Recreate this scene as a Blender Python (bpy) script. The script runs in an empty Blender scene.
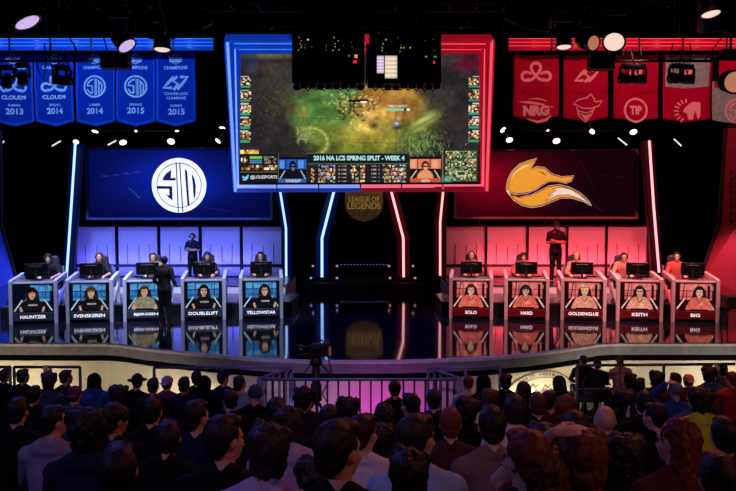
import bpy, bmesh, math, random
import numpy as np
from mathutils import Vector, Matrix, noise
from mathutils.geometry import tessellate_polygon
R = math.radians
rng = random.Random(7)
C = bpy.context.scene.collection
SC = bpy.context.scene
# ------------------------------------------------------------------ camera
F = 754.0; HC = 3.03; TH = math.atan(37.5 / F)
cd = bpy.data.cameras.new('camera'); cam = bpy.data.objects.new('camera', cd); C.objects.link(cam)
cd.sensor_width = 36.0; cd.lens = F / 736 * 36; cd.clip_end = 200
cam.location = (0, 0, HC); cam.rotation_euler = (math.pi / 2 - TH, 0, 0); SC.camera = cam
def P(px, py, Y):
    h = (px - 368) / F; v = (245.5 - py) / F
    dy = math.cos(TH) + v * math.sin(TH); t = Y / dy
    return Vector((h * t, Y, HC + t * (-math.sin(TH) + v * math.cos(TH))))
def floor_pt(px, py, z=0.0):
    h = (px - 368) / F; v = (245.5 - py) / F
    t = (z - HC) / (-math.sin(TH) + v * math.cos(TH))
    return Vector((h * t, t * (math.cos(TH) + v * math.sin(TH)), z))
def to_py(z, Y):
    # pixel row of a point
    c, s = math.cos(TH), math.sin(TH)
    dz = z - HC
    return 245.5 - F * (Y * s + dz * c) / (Y * c - dz * s)
def lin(c):
    return tuple(((x / 255) / 12.92 if x / 255 <= 0.04045 else ((x / 255 + 0.055) / 1.055) ** 2.4) for x in c)
# ------------------------------------------------------------------ materials
MATS = {}
def mat(name, rgb=(128, 128, 128), rough=0.6, metal=0.0, em=None, es=0.0, vary=0.15, nscale=6.0, spec=0.5, bump=0.0, sample=True):
    if name in MATS: return MATS[name]
    m = bpy.data.materials.new(name); m.use_nodes = True; nt = m.node_tree; n = nt.nodes; b = n['Principled BSDF']
    col = lin(rgb)
    tc = n.new('ShaderNodeTexCoord'); nz = n.new('ShaderNodeTexNoise'); nz.inputs['Scale'].default_value = nscale
    nt.links.new(tc.outputs['Object'], nz.inputs['Vector'])
    rp = n.new('ShaderNodeValToRGB')
    rp.color_ramp.elements[0].position = 0.3; rp.color_ramp.elements[1].position = 0.7
    rp.color_ramp.elements[0].color = (*[c * (1 - vary) for c in col], 1)
    rp.color_ramp.elements[1].color = (*[min(1, c * (1 + vary)) for c in col], 1)
    nt.links.new(nz.outputs['Fac'], rp.inputs['Fac']); nt.links.new(rp.outputs['Color'], b.inputs['Base Color'])
    b.inputs['Roughness'].default_value = rough; b.inputs['Metallic'].default_value = metal
    b.inputs['Specular IOR Level'].default_value = spec
    if bump:
        bp = n.new('ShaderNodeBump'); bp.inputs['Strength'].default_value = bump; bp.inputs['Distance'].default_value = 0.02
        nt.links.new(nz.outputs['Fac'], bp.inputs['Height']); nt.links.new(bp.outputs['Normal'], b.inputs['Normal'])
    if em:
        b.inputs['Emission Color'].default_value = (*lin(em), 1); b.inputs['Emission Strength'].default_value = es
        if not sample: m.cycles.emission_sampling = 'NONE'
    MATS[name] = m; return m
def screen_mat(name='screen_picture', s=1.0):
    if name in MATS: return MATS[name]
    m = bpy.data.materials.new(name); m.use_nodes = True; nt = m.node_tree; n = nt.nodes; n.clear()
    o = n.new('ShaderNodeOutputMaterial'); e = n.new('ShaderNodeEmission'); a = n.new('ShaderNodeAttribute'); a.attribute_name = 'pic'
    e.inputs['Strength'].default_value = s
    nt.links.new(a.outputs['Color'], e.inputs['Color']); nt.links.new(e.outputs['Emission'], o.inputs['Surface'])
    m.cycles.emission_sampling = 'NONE'
    MATS[name] = m; return m
# ------------------------------------------------------------------ mesh builder
class MB:
    def __init__(s): s.v = []; s.f = []; s.mi = []; s.sm = []
    def add(s, vs, fs, mi=0, sm=False):
        o = len(s.v); s.v += [tuple(v) for v in vs]
        for f in fs: s.f.append([i + o for i in f]); s.mi.append(mi); s.sm.append(sm)
    def box(s, c, d, rot=None, mi=0):
        hx, hy, hz = d[0] / 2, d[1] / 2, d[2] / 2
        vs = [Vector((x, y, z)) for x in (-hx, hx) for y in (-hy, hy) for z in (-hz, hz)]
        if rot is not None: vs = [rot @ v for v in vs]
        c = Vector(c); vs = [v + c for v in vs]
        s.add(vs, [(0, 1, 3, 2), (4, 6, 7, 5), (0, 4, 5, 1), (2, 3, 7, 6), (0, 2, 6, 4), (1, 5, 7, 3)], mi)
    def bbox(s, c, d, bev=0.01, mi=0, rot=None):
        # chamfered box
        bm = bmesh.new(); bmesh.ops.create_cube(bm, size=1.0)
        for v in bm.verts: v.co = Vector((v.co.x * d[0], v.co.y * d[1], v.co.z * d[2]))
        bmesh.ops.bevel(bm, geom=list(bm.edges), offset=bev, segments=2, affect='EDGES', profile=0.5)
        s._bm(bm, Vector(c), mi, rot)
    def _bm(s, bm, c, mi, rot=None, sm=False):
        bm.verts.ensure_lookup_table(); bm.verts.index_update()
        vs = [(rot @ v.co if rot is not None else v.co) + c for v in bm.verts]
        s.add(vs, [[v.index for v in f.verts] for f in bm.faces], mi, sm); bm.free()
    def beam(s, a, b, w, h=None, up=(0, 0, 1), mi=0):
        a, b = Vector(a), Vector(b); h = h or w; d = b - a; L = d.length; d.normalize()
        x = d.cross(Vector(up))
        if x.length < 1e-4: x = d.cross(Vector((1, 0, 0)))
        x.normalize(); z = x.cross(d)
        m = Matrix((x, d, z)).transposed(); s.box((a + b) / 2, (w, L, h), m, mi)
    def tube(s, pts, r, n=10, mi=0, cap=True, sm=True):
        pts = [Vector(p) for p in pts]; rs = r if isinstance(r, (list, tuple)) else [r] * len(pts)
        vs = []; fs = []; ref = None
        for i, p in enumerate(pts):
            t = (pts[min(i + 1, len(pts) - 1)] - pts[max(i - 1, 0)]).normalized()
            if ref is None:
                ref = Vector((0, 0, 1)) if abs(t.z) < .9 else Vector((1, 0, 0))
            x = (ref - t * ref.dot(t)).normalized(); ref = x; y = t.cross(x)
            for k in range(n):
                a = 2 * math.pi * k / n; vs.append(p + (x * math.cos(a) + y * math.sin(a)) * rs[i])
        for i in range(len(pts) - 1):
            for k in range(n):
                fs.append((i * n + k, i * n + (k + 1) % n, (i + 1) * n + (k + 1) % n, (i + 1) * n + k))
        if cap:
            fs.append(tuple(range(n))[::-1]); fs.append(tuple((len(pts) - 1) * n + k for k in range(n)))
        s.add(vs, fs, mi, sm)
    def ell(s, c, r, rot=None, mi=0, nu=16, nv=10, top=None):
        vs = []; fs = []
        for j in range(nv + 1):
            ph = math.pi * j / nv
            for i in range(nu):
                a = 2 * math.pi * i / nu
                v = Vector((r[0] * math.sin(ph) * math.cos(a), r[1] * math.sin(ph) * math.sin(a), r[2] * math.cos(ph)))
                vs.append((rot @ v if rot is not None else v) + Vector(c))
        for j in range(nv):
            for i in range(nu):
                q = [j * nu + i, (j + 1) * nu + i, (j + 1) * nu + (i + 1) % nu, j * nu + (i + 1) % nu]
                if j == 0: q = q[:3]
                elif j == nv - 1: q = [q[0], q[1], q[3]]
                fs.append(q)
        s.add(vs, fs, mi, True)
    def lathe(s, prof, c=(0, 0, 0), n=24, rot=None, mi=0, sm=True):
        vs = []; fs = []
        for (r, z) in prof:
            for k in range(n):
                a = 2 * math.pi * k / n; v = Vector((r * math.cos(a), r * math.sin(a), z))
                vs.append((rot @ v if rot is not None else v) + Vector(c))
        for i in range(len(prof) - 1):
            for k in range(n): fs.append((i * n + k, i * n + (k + 1) % n, (i + 1) * n + (k + 1) % n, (i + 1) * n + k))
        fs.append(tuple(range(n))[::-1]); fs.append(tuple((len(prof) - 1) * n + k for k in range(n)))
        s.add(vs, fs, mi, sm)
    def prism(s, poly, z0, z1, mi=0):
        # poly: list of (x,y)
        n = len(poly); vs = [(x, y, z0) for x, y in poly] + [(x, y, z1) for x, y in poly]
        fs = [(i, (i + 1) % n, n + (i + 1) % n, n + i) for i in range(n)]
        tri = tessellate_polygon([[Vector((x, y, 0)) for x, y in poly]])
        fs += [t for t in tri] + [tuple(i + n for i in t) for t in tri]
        s.add(vs, fs, mi)
    def slab(s, poly3, off, mi=0):
        # polygon (3D points) extruded by vector off
        n = len(poly3); p = [Vector(v) for v in poly3]; o = Vector(off)
        fs = [(i, (i + 1) % n, n + (i + 1) % n, n + i) for i in range(n)]
        tri = tessellate_polygon([p])
        fs += list(tri) + [tuple(i + n for i in t) for t in tri]
        s.add(p + [v + o for v in p], fs, mi)
    def loft(s, secs, n=20, mi=0):
        # secs: (center, xvec, yvec)
        vs = []; fs = []
        for c, x, y in secs:
            for k in range(n):
                a = 2 * math.pi * k / n
                ca, sa = math.cos(a), math.sin(a)
                vs.append(Vector(c) + Vector(x) * (abs(ca) ** .85 * (1 if ca > 0 else -1)) + Vector(y) * (abs(sa) ** .85 * (1 if sa > 0 else -1)))
        m = len(secs)
        for i in range(m - 1):
            for k in range(n): fs.append((i * n + k, i * n + (k + 1) % n, (i + 1) * n + (k + 1) % n, (i + 1) * n + k))
        fs.append(tuple(range(n))[::-1]); fs.append(tuple((m - 1) * n + k for k in range(n)))
        s.add(vs, fs, mi, True)
    def mesh(s, name):
        me = bpy.data.meshes.new(name); me.from_pydata(s.v, [], s.f); me.update()
        bm = bmesh.new(); bm.from_mesh(me); bmesh.ops.recalc_face_normals(bm, faces=bm.faces); bm.to_mesh(me); bm.free()
        me.polygons.foreach_set('material_index', s.mi); me.polygons.foreach_set('use_smooth', s.sm)
        return me
    def build(s, name, mats, parent=None, loc=None, rot=None):
        me = s.mesh(name)
        for m in (mats if isinstance(mats, (list, tuple)) else [mats]): me.materials.append(m)
        o = bpy.data.objects.new(name, me); C.objects.link(o)
        if parent: o.parent = parent
        if loc is not None: o.location = loc
        if rot is not None: o.rotation_euler = rot
        return o
def empty(name, loc=(0, 0, 0), rz=0.0, label=None, cat=None, group=None):
    o = bpy.data.objects.new(name, None); C.objects.link(o); o.location = loc; o.rotation_euler = (0, 0, rz); o.empty_display_size = .1
    tag(o, label, cat, group); return o
def tag(o, label=None, cat=None, group=None, kind=None):
    if label: o['label'] = label
    if cat: o['category'] = cat
    if group: o['group'] = group
    if kind: o['kind'] = kind
    return o
def struct(name, mb, m):
    o = mb.build(name, m); o['kind'] = 'structure'; return o
def copy_tree(o, parent=None):
    c = o.copy(); C.objects.link(c)
    if parent: c.parent = parent
    for ch in list(o.children): copy_tree(ch, c)
    return c
# ------------------------------------------------------------------ flat graphics
def text2d(s, bold=0.0, shear=0.0):
    cu = bpy.data.curves.new('t', 'FONT'); cu.body = s; cu.size = 1; cu.offset = bold; cu.shear = shear; cu.resolution_u = 3
    ob = bpy.data.objects.new('t', cu); C.objects.link(ob)
    dg = bpy.context.evaluated_depsgraph_get(); dg.update()
    me = bpy.data.meshes.new_from_object(ob.evaluated_get(dg))
    vs = [(v.co.x, v.co.y) for v in me.vertices]; fs = [list(p.vertices) for p in me.polygons]
    bpy.data.objects.remove(ob); bpy.data.curves.remove(cu); bpy.data.meshes.remove(me)
    return vs, fs
class Flat:
    """flat artwork in u,v; layers keep pieces a hair apart"""
    def __init__(s): s.v = []; s.f = []; s.mi = []; s.cuts = []
    def part(s, name): s.cuts.append((name, len(s.v), len(s.f)))
    def build_parts(s, mats, mapf, parent):
        c = s.cuts + [('', len(s.v), len(s.f))]
        for (n, v0, f0), (_, v1, f1) in zip(c, c[1:]):
            if f1 == f0: continue
            g = Flat(); g.v = s.v[v0:v1]; g.f = [[i - v0 for i in f] for f in s.f[f0:f1]]; g.mi = s.mi[f0:f1]; g.build(n, mats, mapf, parent)
    def add(s, vs, fs, mi=0, layer=0):
        o = len(s.v); s.v += [(a, b, layer) for a, b in vs]
        for f in fs: s.f.append([i + o for i in f]); s.mi.append(mi)
    def poly(s, pts, mi=0, layer=0):
        tri = tessellate_polygon([[Vector((x, y, 0)) for x, y in pts]]); s.add(pts, [list(t) for t in tri], mi, layer)
    def rect(s, x0, y0, x1, y1, mi=0, layer=0): s.add([(x0, y0), (x1, y0), (x1, y1), (x0, y1)], [[0, 1, 2, 3]], mi, layer)
    def ring(s, c, r0, r1, a0=0, a1=360, mi=0, layer=0, n=48, sy=1.0):
        vs = []; n = max(4, int(n * abs(a1 - a0) / 360))
        for k in range(n + 1):
            a = R(a0 + (a1 - a0) * k / n)
            for r in (r0, r1): vs.append((c[0] + r * math.cos(a), c[1] + r * math.sin(a) * sy))
        s.add(vs, [[2 * k, 2 * k + 1, 2 * k + 3, 2 * k + 2] for k in range(n)], mi, layer)
    def disc(s, c, r, mi=0, layer=0, n=40, sy=1.0):
        s.add([(c[0] + r * math.cos(2 * math.pi * k / n), c[1] + r * math.sin(2 * math.pi * k / n) * sy) for k in range(n)], [list(range(n))], mi, layer)
    def stroke(s, pts, w, mi=0, layer=0, closed=False):
        n = len(pts); vs = []; ws = w if isinstance(w, (list, tuple)) else [w] * n
        for i in range(n):
            a = pts[(i - 1) % n] if closed or i > 0 else pts[i]; b = pts[(i + 1) % n] if closed or i < n - 1 else pts[i]
            dx, dy = b[0] - a[0], b[1] - a[1]; L = math.hypot(dx, dy) or 1
            nx, ny = -dy / L * ws[i] / 2, dx / L * ws[i] / 2
            vs += [(pts[i][0] + nx, pts[i][1] + ny), (pts[i][0] - nx, pts[i][1] - ny)]
        fs = [[2 * i, 2 * i + 1, 2 * i + 3, 2 * i + 2] for i in range(n - 1)]
        if closed: fs.append([2 * n - 2, 2 * n - 1, 1, 0])
        s.add(vs, fs, mi, layer)
    def text(s, t, cx, cy, w, h, mi=0, layer=0, bold=0.0, shear=0.0, fn=None):
        vs, fs = text2d(t, bold, shear)
        x0 = min(v[0] for v in vs); x1 = max(v[0] for v in vs); y0 = min(v[1] for v in vs); y1 = max(v[1] for v in vs)
        out = [(cx - w / 2 + (x - x0) / (x1 - x0) * w, cy - h / 2 + (y - y0) / (y1 - y0) * h) for x, y in vs]
        if fn: out = [fn(*p) for p in out]
        s.add(out, fs, mi, layer)
    def build(s, name, mats, mapf, parent=None, gap=0.004):
        me = bpy.data.meshes.new(name); me.from_pydata([tuple(mapf(u, v, l * gap)) for u, v, l in s.v], [], s.f); me.update()
        for m in (mats if isinstance(mats, (list, tuple)) else [mats]): me.materials.append(m)
        me.polygons.foreach_set('material_index', s.mi)
        o = bpy.data.objects.new(name, me); C.objects.link(o)
        if parent: o.parent = parent
        return o
def picture(name, img, mapf, parent, m):
    """img: h x w x 3 sRGB 0..255 shown on a flat grid; mapf(u 0..1, v 0..1 up)"""
    h, w, _ = img.shape
    a = np.clip(img / 255.0, 0, 1); a = np.where(a <= .04045, a / 12.92, ((a + .055) / 1.055) ** 2.4)
    vs = []; fs = []
    for j in range(h + 1):
        for i in range(w + 1): vs.append(tuple(mapf(i / w, 1 - j / h)))
    for j in range(h):
        for i in range(w):
            q = j * (w + 1) + i; fs.append((q, q + w + 1, q + w + 2, q + 1))
    me = bpy.data.meshes.new(name); me.from_pydata(vs, [], fs); me.update()
    ca = me.color_attributes.new('pic', 'FLOAT_COLOR', 'CORNER')
    c4 = np.ones((h * w, 4, 4), np.float32); c4[:, :, :3] = a.reshape(h * w, 1, 3)
    ca.data.foreach_set('color', c4.ravel())
    me.materials.append(m); o = bpy.data.objects.new(name, me); C.objects.link(o)
    if parent: o.parent = parent
    return o
def vnoise(h, w, cell, seed):
    r = np.random.RandomState(seed); gh, gw = int(h / cell) + 3, int(w / cell) + 3; g = r.rand(gh, gw)
    y = np.arange(h) / cell; x = np.arange(w) / cell; yi = y.astype(int); xi = x.astype(int)
    fy = (y - yi)[:, None]; fx = (x - xi)[None, :]; fy = fy * fy * (3 - 2 * fy); fx = fx * fx * (3 - 2 * fx)
    a = g[yi][:, xi]; b = g[yi][:, xi + 1]; c = g[yi + 1][:, xi]; d = g[yi + 1][:, xi + 1]
    return (a * (1 - fx) + b * fx) * (1 - fy) + (c * (1 - fx) + d * fx) * fy
class Paint:
    """painting on a pixel grid in its own units (x right, y down)"""
    def __init__(s, w, h, x0, y0, x1, y1, bg):
        s.w, s.h = w, h; s.x = np.linspace(x0, x1, w + 1)[:-1] + (x1 - x0) / w / 2; s.y = np.linspace(y0, y1, h + 1)[:-1] + (y1 - y0) / h / 2
        s.X, s.Y = np.meshgrid(s.x, s.y); s.a = np.ones((h, w, 3)) * np.array(bg, float)
    def mix(s, m, col): s.a = s.a * (1 - m[..., None]) + np.array(col, float) * m[..., None]
    def blob(s, cx, cy, rx, ry, col, ang=0, alpha=1.0, soft=1.0):
        c, q = math.cos(R(ang)), math.sin(R(ang)); dx = s.X - cx; dy = s.Y - cy
        d = np.sqrt(((dx * c + dy * q) / rx) ** 2 + ((-dx * q + dy * c) / ry) ** 2)
        s.mix(alpha * np.clip((1 - d) / max(soft, 1e-3), 0, 1), col)
    def rect(s, x0, y0, x1, y1, col, alpha=1.0): s.mix(alpha * ((s.X >= x0) & (s.X < x1) & (s.Y >= y0) & (s.Y < y1)).astype(float), col)
    def line(s, x0, y0, x1, y1, w, col, alpha=1.0):
        dx, dy = x1 - x0, y1 - y0; t = np.clip(((s.X - x0) * dx + (s.Y - y0) * dy) / (dx * dx + dy * dy + 1e-9), 0, 1)
        d = np.hypot(s.X - x0 - t * dx, s.Y - y0 - t * dy); s.mix(alpha * np.clip((w / 2 - d) / (w * .35) + .3, 0, 1), col)
    def poly(s, pts, col, alpha=1.0):
        ins = np.zeros(s.X.shape, bool); n = len(pts)
        for i in range(n):
            x0, y0 = pts[i]; x1, y1 = pts[(i + 1) % n]
            if y0 == y1: continue
            c = ((s.Y < y0) != (s.Y < y1)) & (s.X < (x1 - x0) * (s.Y - y0) / (y1 - y0) + x0); ins ^= c
        s.mix(alpha * ins.astype(float), col)
    def grain(s, amt, cell, seed): s.a = s.a * (1 + amt * (vnoise(s.h, s.w, cell, seed) - .5)[..., None] * 2)
    def mosaic(s, x0, y0, x1, y1, cols, cw, ch, seed, fill=.8, alpha=1.0):
        r = random.Random(seed); y = y0
        while y < y1 - .01:
            x = x0
            while x < x1 - .01:
                if r.random() < fill: s.rect(x, y, min(x + cw, x1), min(y + ch, y1), r.choice(cols), alpha)
                x += cw
            y += ch
def to_local(o, p): return Vector(p) - o.location
# ------------------------------------------------------------------ common materials
black = mat('black_paint', (14, 14, 16), .6)
blackgloss = mat('black_plastic', (16, 16, 19), .3)
truss_m = mat('black_truss_metal', (20, 20, 24), .45, .6)
void_m = mat('black_drape', (6, 6, 8), .95, spec=.05)
# ================================================================== SETTING
edge_px = [(-90, 343), (0, 343), (70, 343.3), (110, 343.3), (125, 344.5), (150, 348), (190, 352), (230, 355.5), (270, 358.5), (310, 360), (360, 360.3), (400, 360),
           (440, 358.7), (480, 357), (520, 354), (546, 351), (575, 347), (595, 343.8), (610, 343), (736, 343), (826, 343)]
edge = [floor_pt(*p) for p in edge_px]
def offset_path(pts, d):
    out = []
    for i, p in enumerate(pts):
        a = pts[max(i - 1, 0)]; b = pts[min(i + 1, len(pts) - 1)]; t = (b - a).normalized(); n = Vector((t.y, -t.x, 0))
        out.append(p + n * d)
    return out
def wall_strip(mb, pts, z0, z1, mi=0):
    vs = [Vector((p.x, p.y, z)) for p in pts for z in (z0, z1)]
    mb.add(vs, [(2 * i, 2 * i + 2, 2 * i + 3, 2 * i + 1) for i in range(len(pts) - 1)], mi)
def ribbon(mb, A, B, z, mi=0):
    vs = [];
    for a, b in zip(A, B): vs += [Vector((a.x, a.y, z)), Vector((b.x, b.y, z))]
    mb.add(vs, [(2 * i, 2 * i + 1, 2 * i + 3, 2 * i + 2) for i in range(len(A) - 1)], mi)
WX = 15.5; BACK = 44.5; CEIL = 12.2
m_floor = mat('glossy_black_stage_floor', (24, 24, 36), .045, spec=.75, vary=.3, nscale=1.5)
# subtle scuffs: roughness follows noise
nt = m_floor.node_tree; b = nt.nodes['Principled BSDF']; nz = nt.nodes.new('ShaderNodeTexNoise'); nz.inputs['Scale'].default_value = 2.2
mr = nt.nodes.new('ShaderNodeMapRange'); mr.inputs['To Min'].default_value = .02; mr.inputs['To Max'].default_value = .1
nt.links.new(nz.outputs['Fac'], mr.inputs['Value']); nt.links.new(mr.outputs['Result'], b.inputs['Roughness'])
sf = MB(); poly = [(p.x, p.y) for p in edge]; poly = [(-WX, edge[0].y)] + poly[1:-1] + [(WX, edge[-1].y), (WX, BACK), (-WX, BACK)]
sf.prism(poly, -.10, 0.0); struct('floor', sf, m_floor)
# pale rim and fascia of the stage edge
E = [Vector((-WX, edge[0].y, 0))] + edge[1:-1] + [Vector((WX, edge[-1].y, 0))]
rimm = mat('pale_stage_rim', (190, 186, 186), .45)
fm = mat('grey_stage_fascia', (120, 116, 124), .6)
rim = MB(); I = offset_path(E, -.0); O = offset_path(E, .14)
ribbon(rim, I, O, .006); wall_strip(rim, O, -.05, .006)
struct('trim_1', rim, rimm)
fa = MB(); O2 = offset_path(E, .135); wall_strip(fa, O2, -.24, -.04); ribbon(fa, O2, offset_path(E, -.3), -.24)
struct('trim_2', fa, fm)
gap = MB(); G = offset_path(E, -.05); wall_strip(gap, G, -.42, -.2); struct('trim_3', gap, void_m)
sk = MB(); S = offset_path(E, 0.0); wall_strip(sk, S, -1.2, -.40); ribbon(sk, S, G, -.40)
sk_m = mat('cream_stage_skirt', (215, 205, 180), .8, vary=.12, nscale=1.2)
struct('wall_stage_front', sk, sk_m)
# audience tiers
PITCH = .85
tiers = []; z = -1.15
for k in range(0, 16):
    tiers.append(z); z += .175 if k < 5 else .15 if k < 9 else .11
def row_y(k): return 12.8 - PITCH * k if k <= 8 else {9: 5.2, 10: 4.45, 11: 3.75, 12: 3.05}.get(k, 3.05 - .7 * (k - 12))
au = MB()
tier_m = mat('dark_grey_riser_carpet', (26, 25, 28), .9)
au.box((0, 15.5, -1.25), (2 * WX, 5.6, .2))
for k in range(1, 16):
    y1 = row_y(k) + .42; y0 = row_y(k + 1) + .42
    au.box((0, (y0 + y1) / 2, (tiers[k] - 1.4) / 2), (2 * WX, y1 - y0, tiers[k] + 1.4))
au.box((0, -2.2, .05), (2 * WX, 4, 2.9)) if False else None
struct('floor_audience', au, tier_m)
w = MB(); w.box((0, BACK + .1, 5.4), (2 * WX + .4, .2, 13.6)); struct('wall_back', w, void_m)
w = MB(); w.box((-WX - .1, 21.5, 5.4), (.2, 46, 13.6)); struct('wall_left', w, void_m)
w = MB(); w.box((WX + .1, 21.5, 5.4), (.2, 46, 13.6)); struct('wall_right', w, void_m)
w = MB(); w.box((0, -1.5, 5.4), (2 * WX + .4, .2, 13.6)); struct('wall_rear', w, void_m)
w = MB(); w.box((0, 21.5, CEIL + .1), (2 * WX + .4, 46.2, .2)); struct('ceiling', w, void_m)

# crest decal on the stage skirt ("NORTH AMERICA")
def skirt_point(x):
    for i in range(len(S) - 1):
        if S[i].x <= x <= S[i + 1].x:
            t = (x - S[i].x) / (S[i + 1].x - S[i].x); p = S[i].lerp(S[i + 1], t); d = (S[i + 1] - S[i]).normalized(); return p, Vector((d.y, -d.x, 0))
    return S[-1], Vector((0, -1, 0))
cx0 = P(541, 380, 15.7).x
fl = Flat()
fl.ring((0, 0), .80, .84, 0, 360, 0, 1, 72, sy=.62); fl.ring((0, 0), .62, .64, 0, 360, 0, 1, 72, sy=.60)
for i, ch in enumerate('NORTH AMERICA'):
    if ch == ' ': continue
    a = R(90 - (i - 6) * 6.6); fl.text(ch, .72 * math.cos(a), .72 * math.sin(a) * .62, .058, .06, 0, 1, bold=.03)
for k in range(16):
    a = rng.uniform(0, 6.28); rr = rng.uniform(.1, .42); x = rr * math.cos(a) * 1.2; y = rr * math.sin(a) * .6
    fl.stroke([(x - .1, y - .03), (x - .02, y + .05), (x + .05, y - .02), (x + .12, y + .04)], [.01, .05, .05, .01], 0, 1)
def smap(u, v, l):
    p, n = skirt_point(cx0 + u); q = p + n * (.004 + l); return (q.x, q.y, -.93 + v)
o = fl.build('skirt_emblem', mat('brown_print', (112, 96, 80), .8), smap)
tag(o, 'brown oval emblem printed on the cream stage front, ringed by small capitals', 'emblem')

# ------------------------------------------------------------------ stage pods layout
POD = []   # (centre px, depth, rotation deg)
for px, D, a in ((31.5, 19.56, 12), (88, 19.8, 11), (145, 20.03, 10), (202.5, 20.25, 8.5), (260.5, 20.43, 7)): POD.append((px, D, a, 0))
for px, D, a in ((471.5, 20.43, -8), (527.5, 20.3, -9), (584.5, 20.15, -9.5), (641, 20.0, -10.5), (697, 19.85, -12)): POD.append((px, D, a, 1))
# risers behind the pods
riser_m = mat('grey_riser_paint', (70, 68, 76), .25); blk_post = mat('black_wall_post', (10, 10, 12), .5); wallp_m = mat('white_acrylic_wall_panel', (225, 222, 228), .5, vary=.05, nscale=.8); riser_m2 = 0
def pod_origin(i):
    px, D, a, s = POD[i]; x = (px - 368) / F * D; return Vector((x, D, 0)), R(a)
for side, ids in ((0, range(0, 5)), (1, range(5, 10))):
    fr = []
    for i in ids:
        o, a = pod_origin(i); bk = Vector((-math.sin(a), math.cos(a), 0)); fr.append(o + bk * 1.0)
    d0 = (fr[0] - fr[1]); d1 = (fr[-1] - fr[-2])
    fr = [fr[0] + d0 * (.75 if side == 0 else .55)] + fr + [fr[-1] + d1 * (.55 if side == 0 else .75)]
    pl = [(p.x, p.y) for p in fr]; pl = pl + [(fr[-1].x, 23.6), (fr[0].x, 23.6)]
    o = empty('player_riser', (pl[0][0], 23.6, 0)); pl = [(x - pl[0][0], y - 23.6) for x, y in pl] if False else pl; o.location = (0, 0, 0)
    r = MB(); r.prism(pl, .001, .31); r.build('side_skirt', blk_post, o)
    r = MB(); r.prism(pl, .311, .35); r.build('deck', riser_m, o); tag(o, 'low black riser under the %s row of player desks' % ('left blue', 'right red')[side], 'riser')
    r = MB(); xa, xb = (-10.4, -2.6) if side == 0 else (2.6, 10.2)
    r.box(((xa + xb) / 2, 25.3, .28), (xb - xa, 3.3, .555)); o = empty('rear_riser', (0, 0, 0)); r.build('side_panel', wallp_m, o); r = MB(); r.box(((xa + xb) / 2, 25.3, .58), (xb - xa, 3.34, .038)); r.build('deck', riser_m, o)
    tag(o, 'taller black riser along the foot of the %s panel wall' % ('blue', 'red')[side], 'riser')

# ------------------------------------------------------------------ lit panel walls
wallp_m = mat('white_acrylic_wall_panel', (225, 222, 228), .5, vary=.05, nscale=.8)
blk_post = mat('black_wall_post', (10, 10, 12), .5)
for side, xs in ((0, (75, 117, 159, 200.5, 241.5, 283)), (1, (445, 486, 527.5, 567, 606.5, 648))):
    word = ('blue', 'red')[side]; order = ('leftmost', 'second from the left', 'middle', 'fourth from the left', 'rightmost')
    D = 26.6
    for i in range(5):
        a = P(xs[i], 226, D); b = P(xs[i + 1], 226, D)
        e = empty('wall_panel', ((a.x + b.x) / 2, D, .6), 0, 'tall %s-lit panel of the wall behind the desks, %s of five' % (word, order[i]), 'panel', '%s lit wall panels' % word)
        wd = b.x - a.x
        h1 = a.z - .6
        p = MB(); p.bbox((0, 0, h1 / 2), (wd - .1, .06, h1 - .06), .01); p.build('panel_face', wallp_m, e)
        p = MB(); p.box((wd / 2 - .03, -.02, h1 / 2), (.055, .1, h1)); p.build('side_post', blk_post, e)
        p = MB(); p.box((0, -.01, h1 + .005), (wd, .1, .06)); p.build('top_rail', blk_post, e)
        p = MB(); p.box((0, -.045, .40), (wd, .05, .10)); p.build('middle_rail', blk_post, e)
        for q in (-.25, .02, .27):
            p = MB(); p.box((q * wd, -.045, .45 + h1 * .2), (.013, .02, .4 * h1 * (.8 if q == .02 else 1))); p.build('strut', mat('dark_strut', (30, 28, 40), .5), e)

# ------------------------------------------------------------------ team screens
def wall_screen(x0, y0, x1, y1, D, name, label, mats, frame_m):
    a = P(x0, y1, D); b = P(x1, y0, D)
    e = empty(name, ((a.x + b.x) / 2, D, a.z), 0, label, 'screen')
    w, h = b.x - a.x, b.z - a.z
    f = MB(); t = .075
    for c, d in (((0, 0, t / 2), (w, .14, t)), ((0, 0, h - t / 2), (w, .14, t)), ((-w / 2 + t / 2, 0, h / 2), (t, .14, h - 2 * t)), ((w / 2 - t / 2, 0, h / 2), (t, .14, h - 2 * t))):
        f.bbox(c, d, .015)
    f.build('frame', frame_m, e)
    f = MB(); f.box((0, .05, h / 2), (w - .1, .05, h - .1)); f.build('back_panel', black, e)
    for q in (-.36, 0, .36):
        f = MB(); f.box((q * w, .03, -.12), (.05, .05, .26)); f.build('support_post', truss_m, e)
    return e, w, h
def screen_img(w, h, inner, edgec, gx, seed, streaks):
    p = Paint(128, 50, 0, 0, 128, 50, edgec)
    p.blob(gx, 22, 75, 42, inner, alpha=1, soft=1.0); p.blob(gx, 24, 40, 22, [c * 1.15 for c in inner], alpha=.7)
    p.grain(.12, 14, seed)
    for s in streaks: p.line(*s[:4], .8, s[4], s[5])
    return p.a
pic_m = screen_mat()
tx0 = P(86.5, 200, 26).x
e, w, h = wall_screen(86.5, 147, 272, 220, 26, 'team_screen', 'wide dark blue screen showing a round white letter badge', None, mat('blue_grey_screen_frame', (84, 92, 130), .5))
im = screen_img(w, h, (10, 34, 160), (4, 8, 58), 60, 3, [(8, 20, 38, 16, (60, 70, 150), .5), (28, 28, 36, 36, (70, 80, 170), .6), (98, 8, 110, 30, (10, 20, 110), .6), (70, 40, 100, 46, (20, 40, 150), .5)])
mp = lambda u, v, _w=w, _h=h: ((u - .5) * (_w - .2), .02, .1 + v * (_h - .2))
scr = picture('display', im, mp, e, pic_m)
white_em = mat('white_screen_glow', (240, 240, 245), .5, em=(246, 248, 255), es=.98, sample=False)
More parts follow.
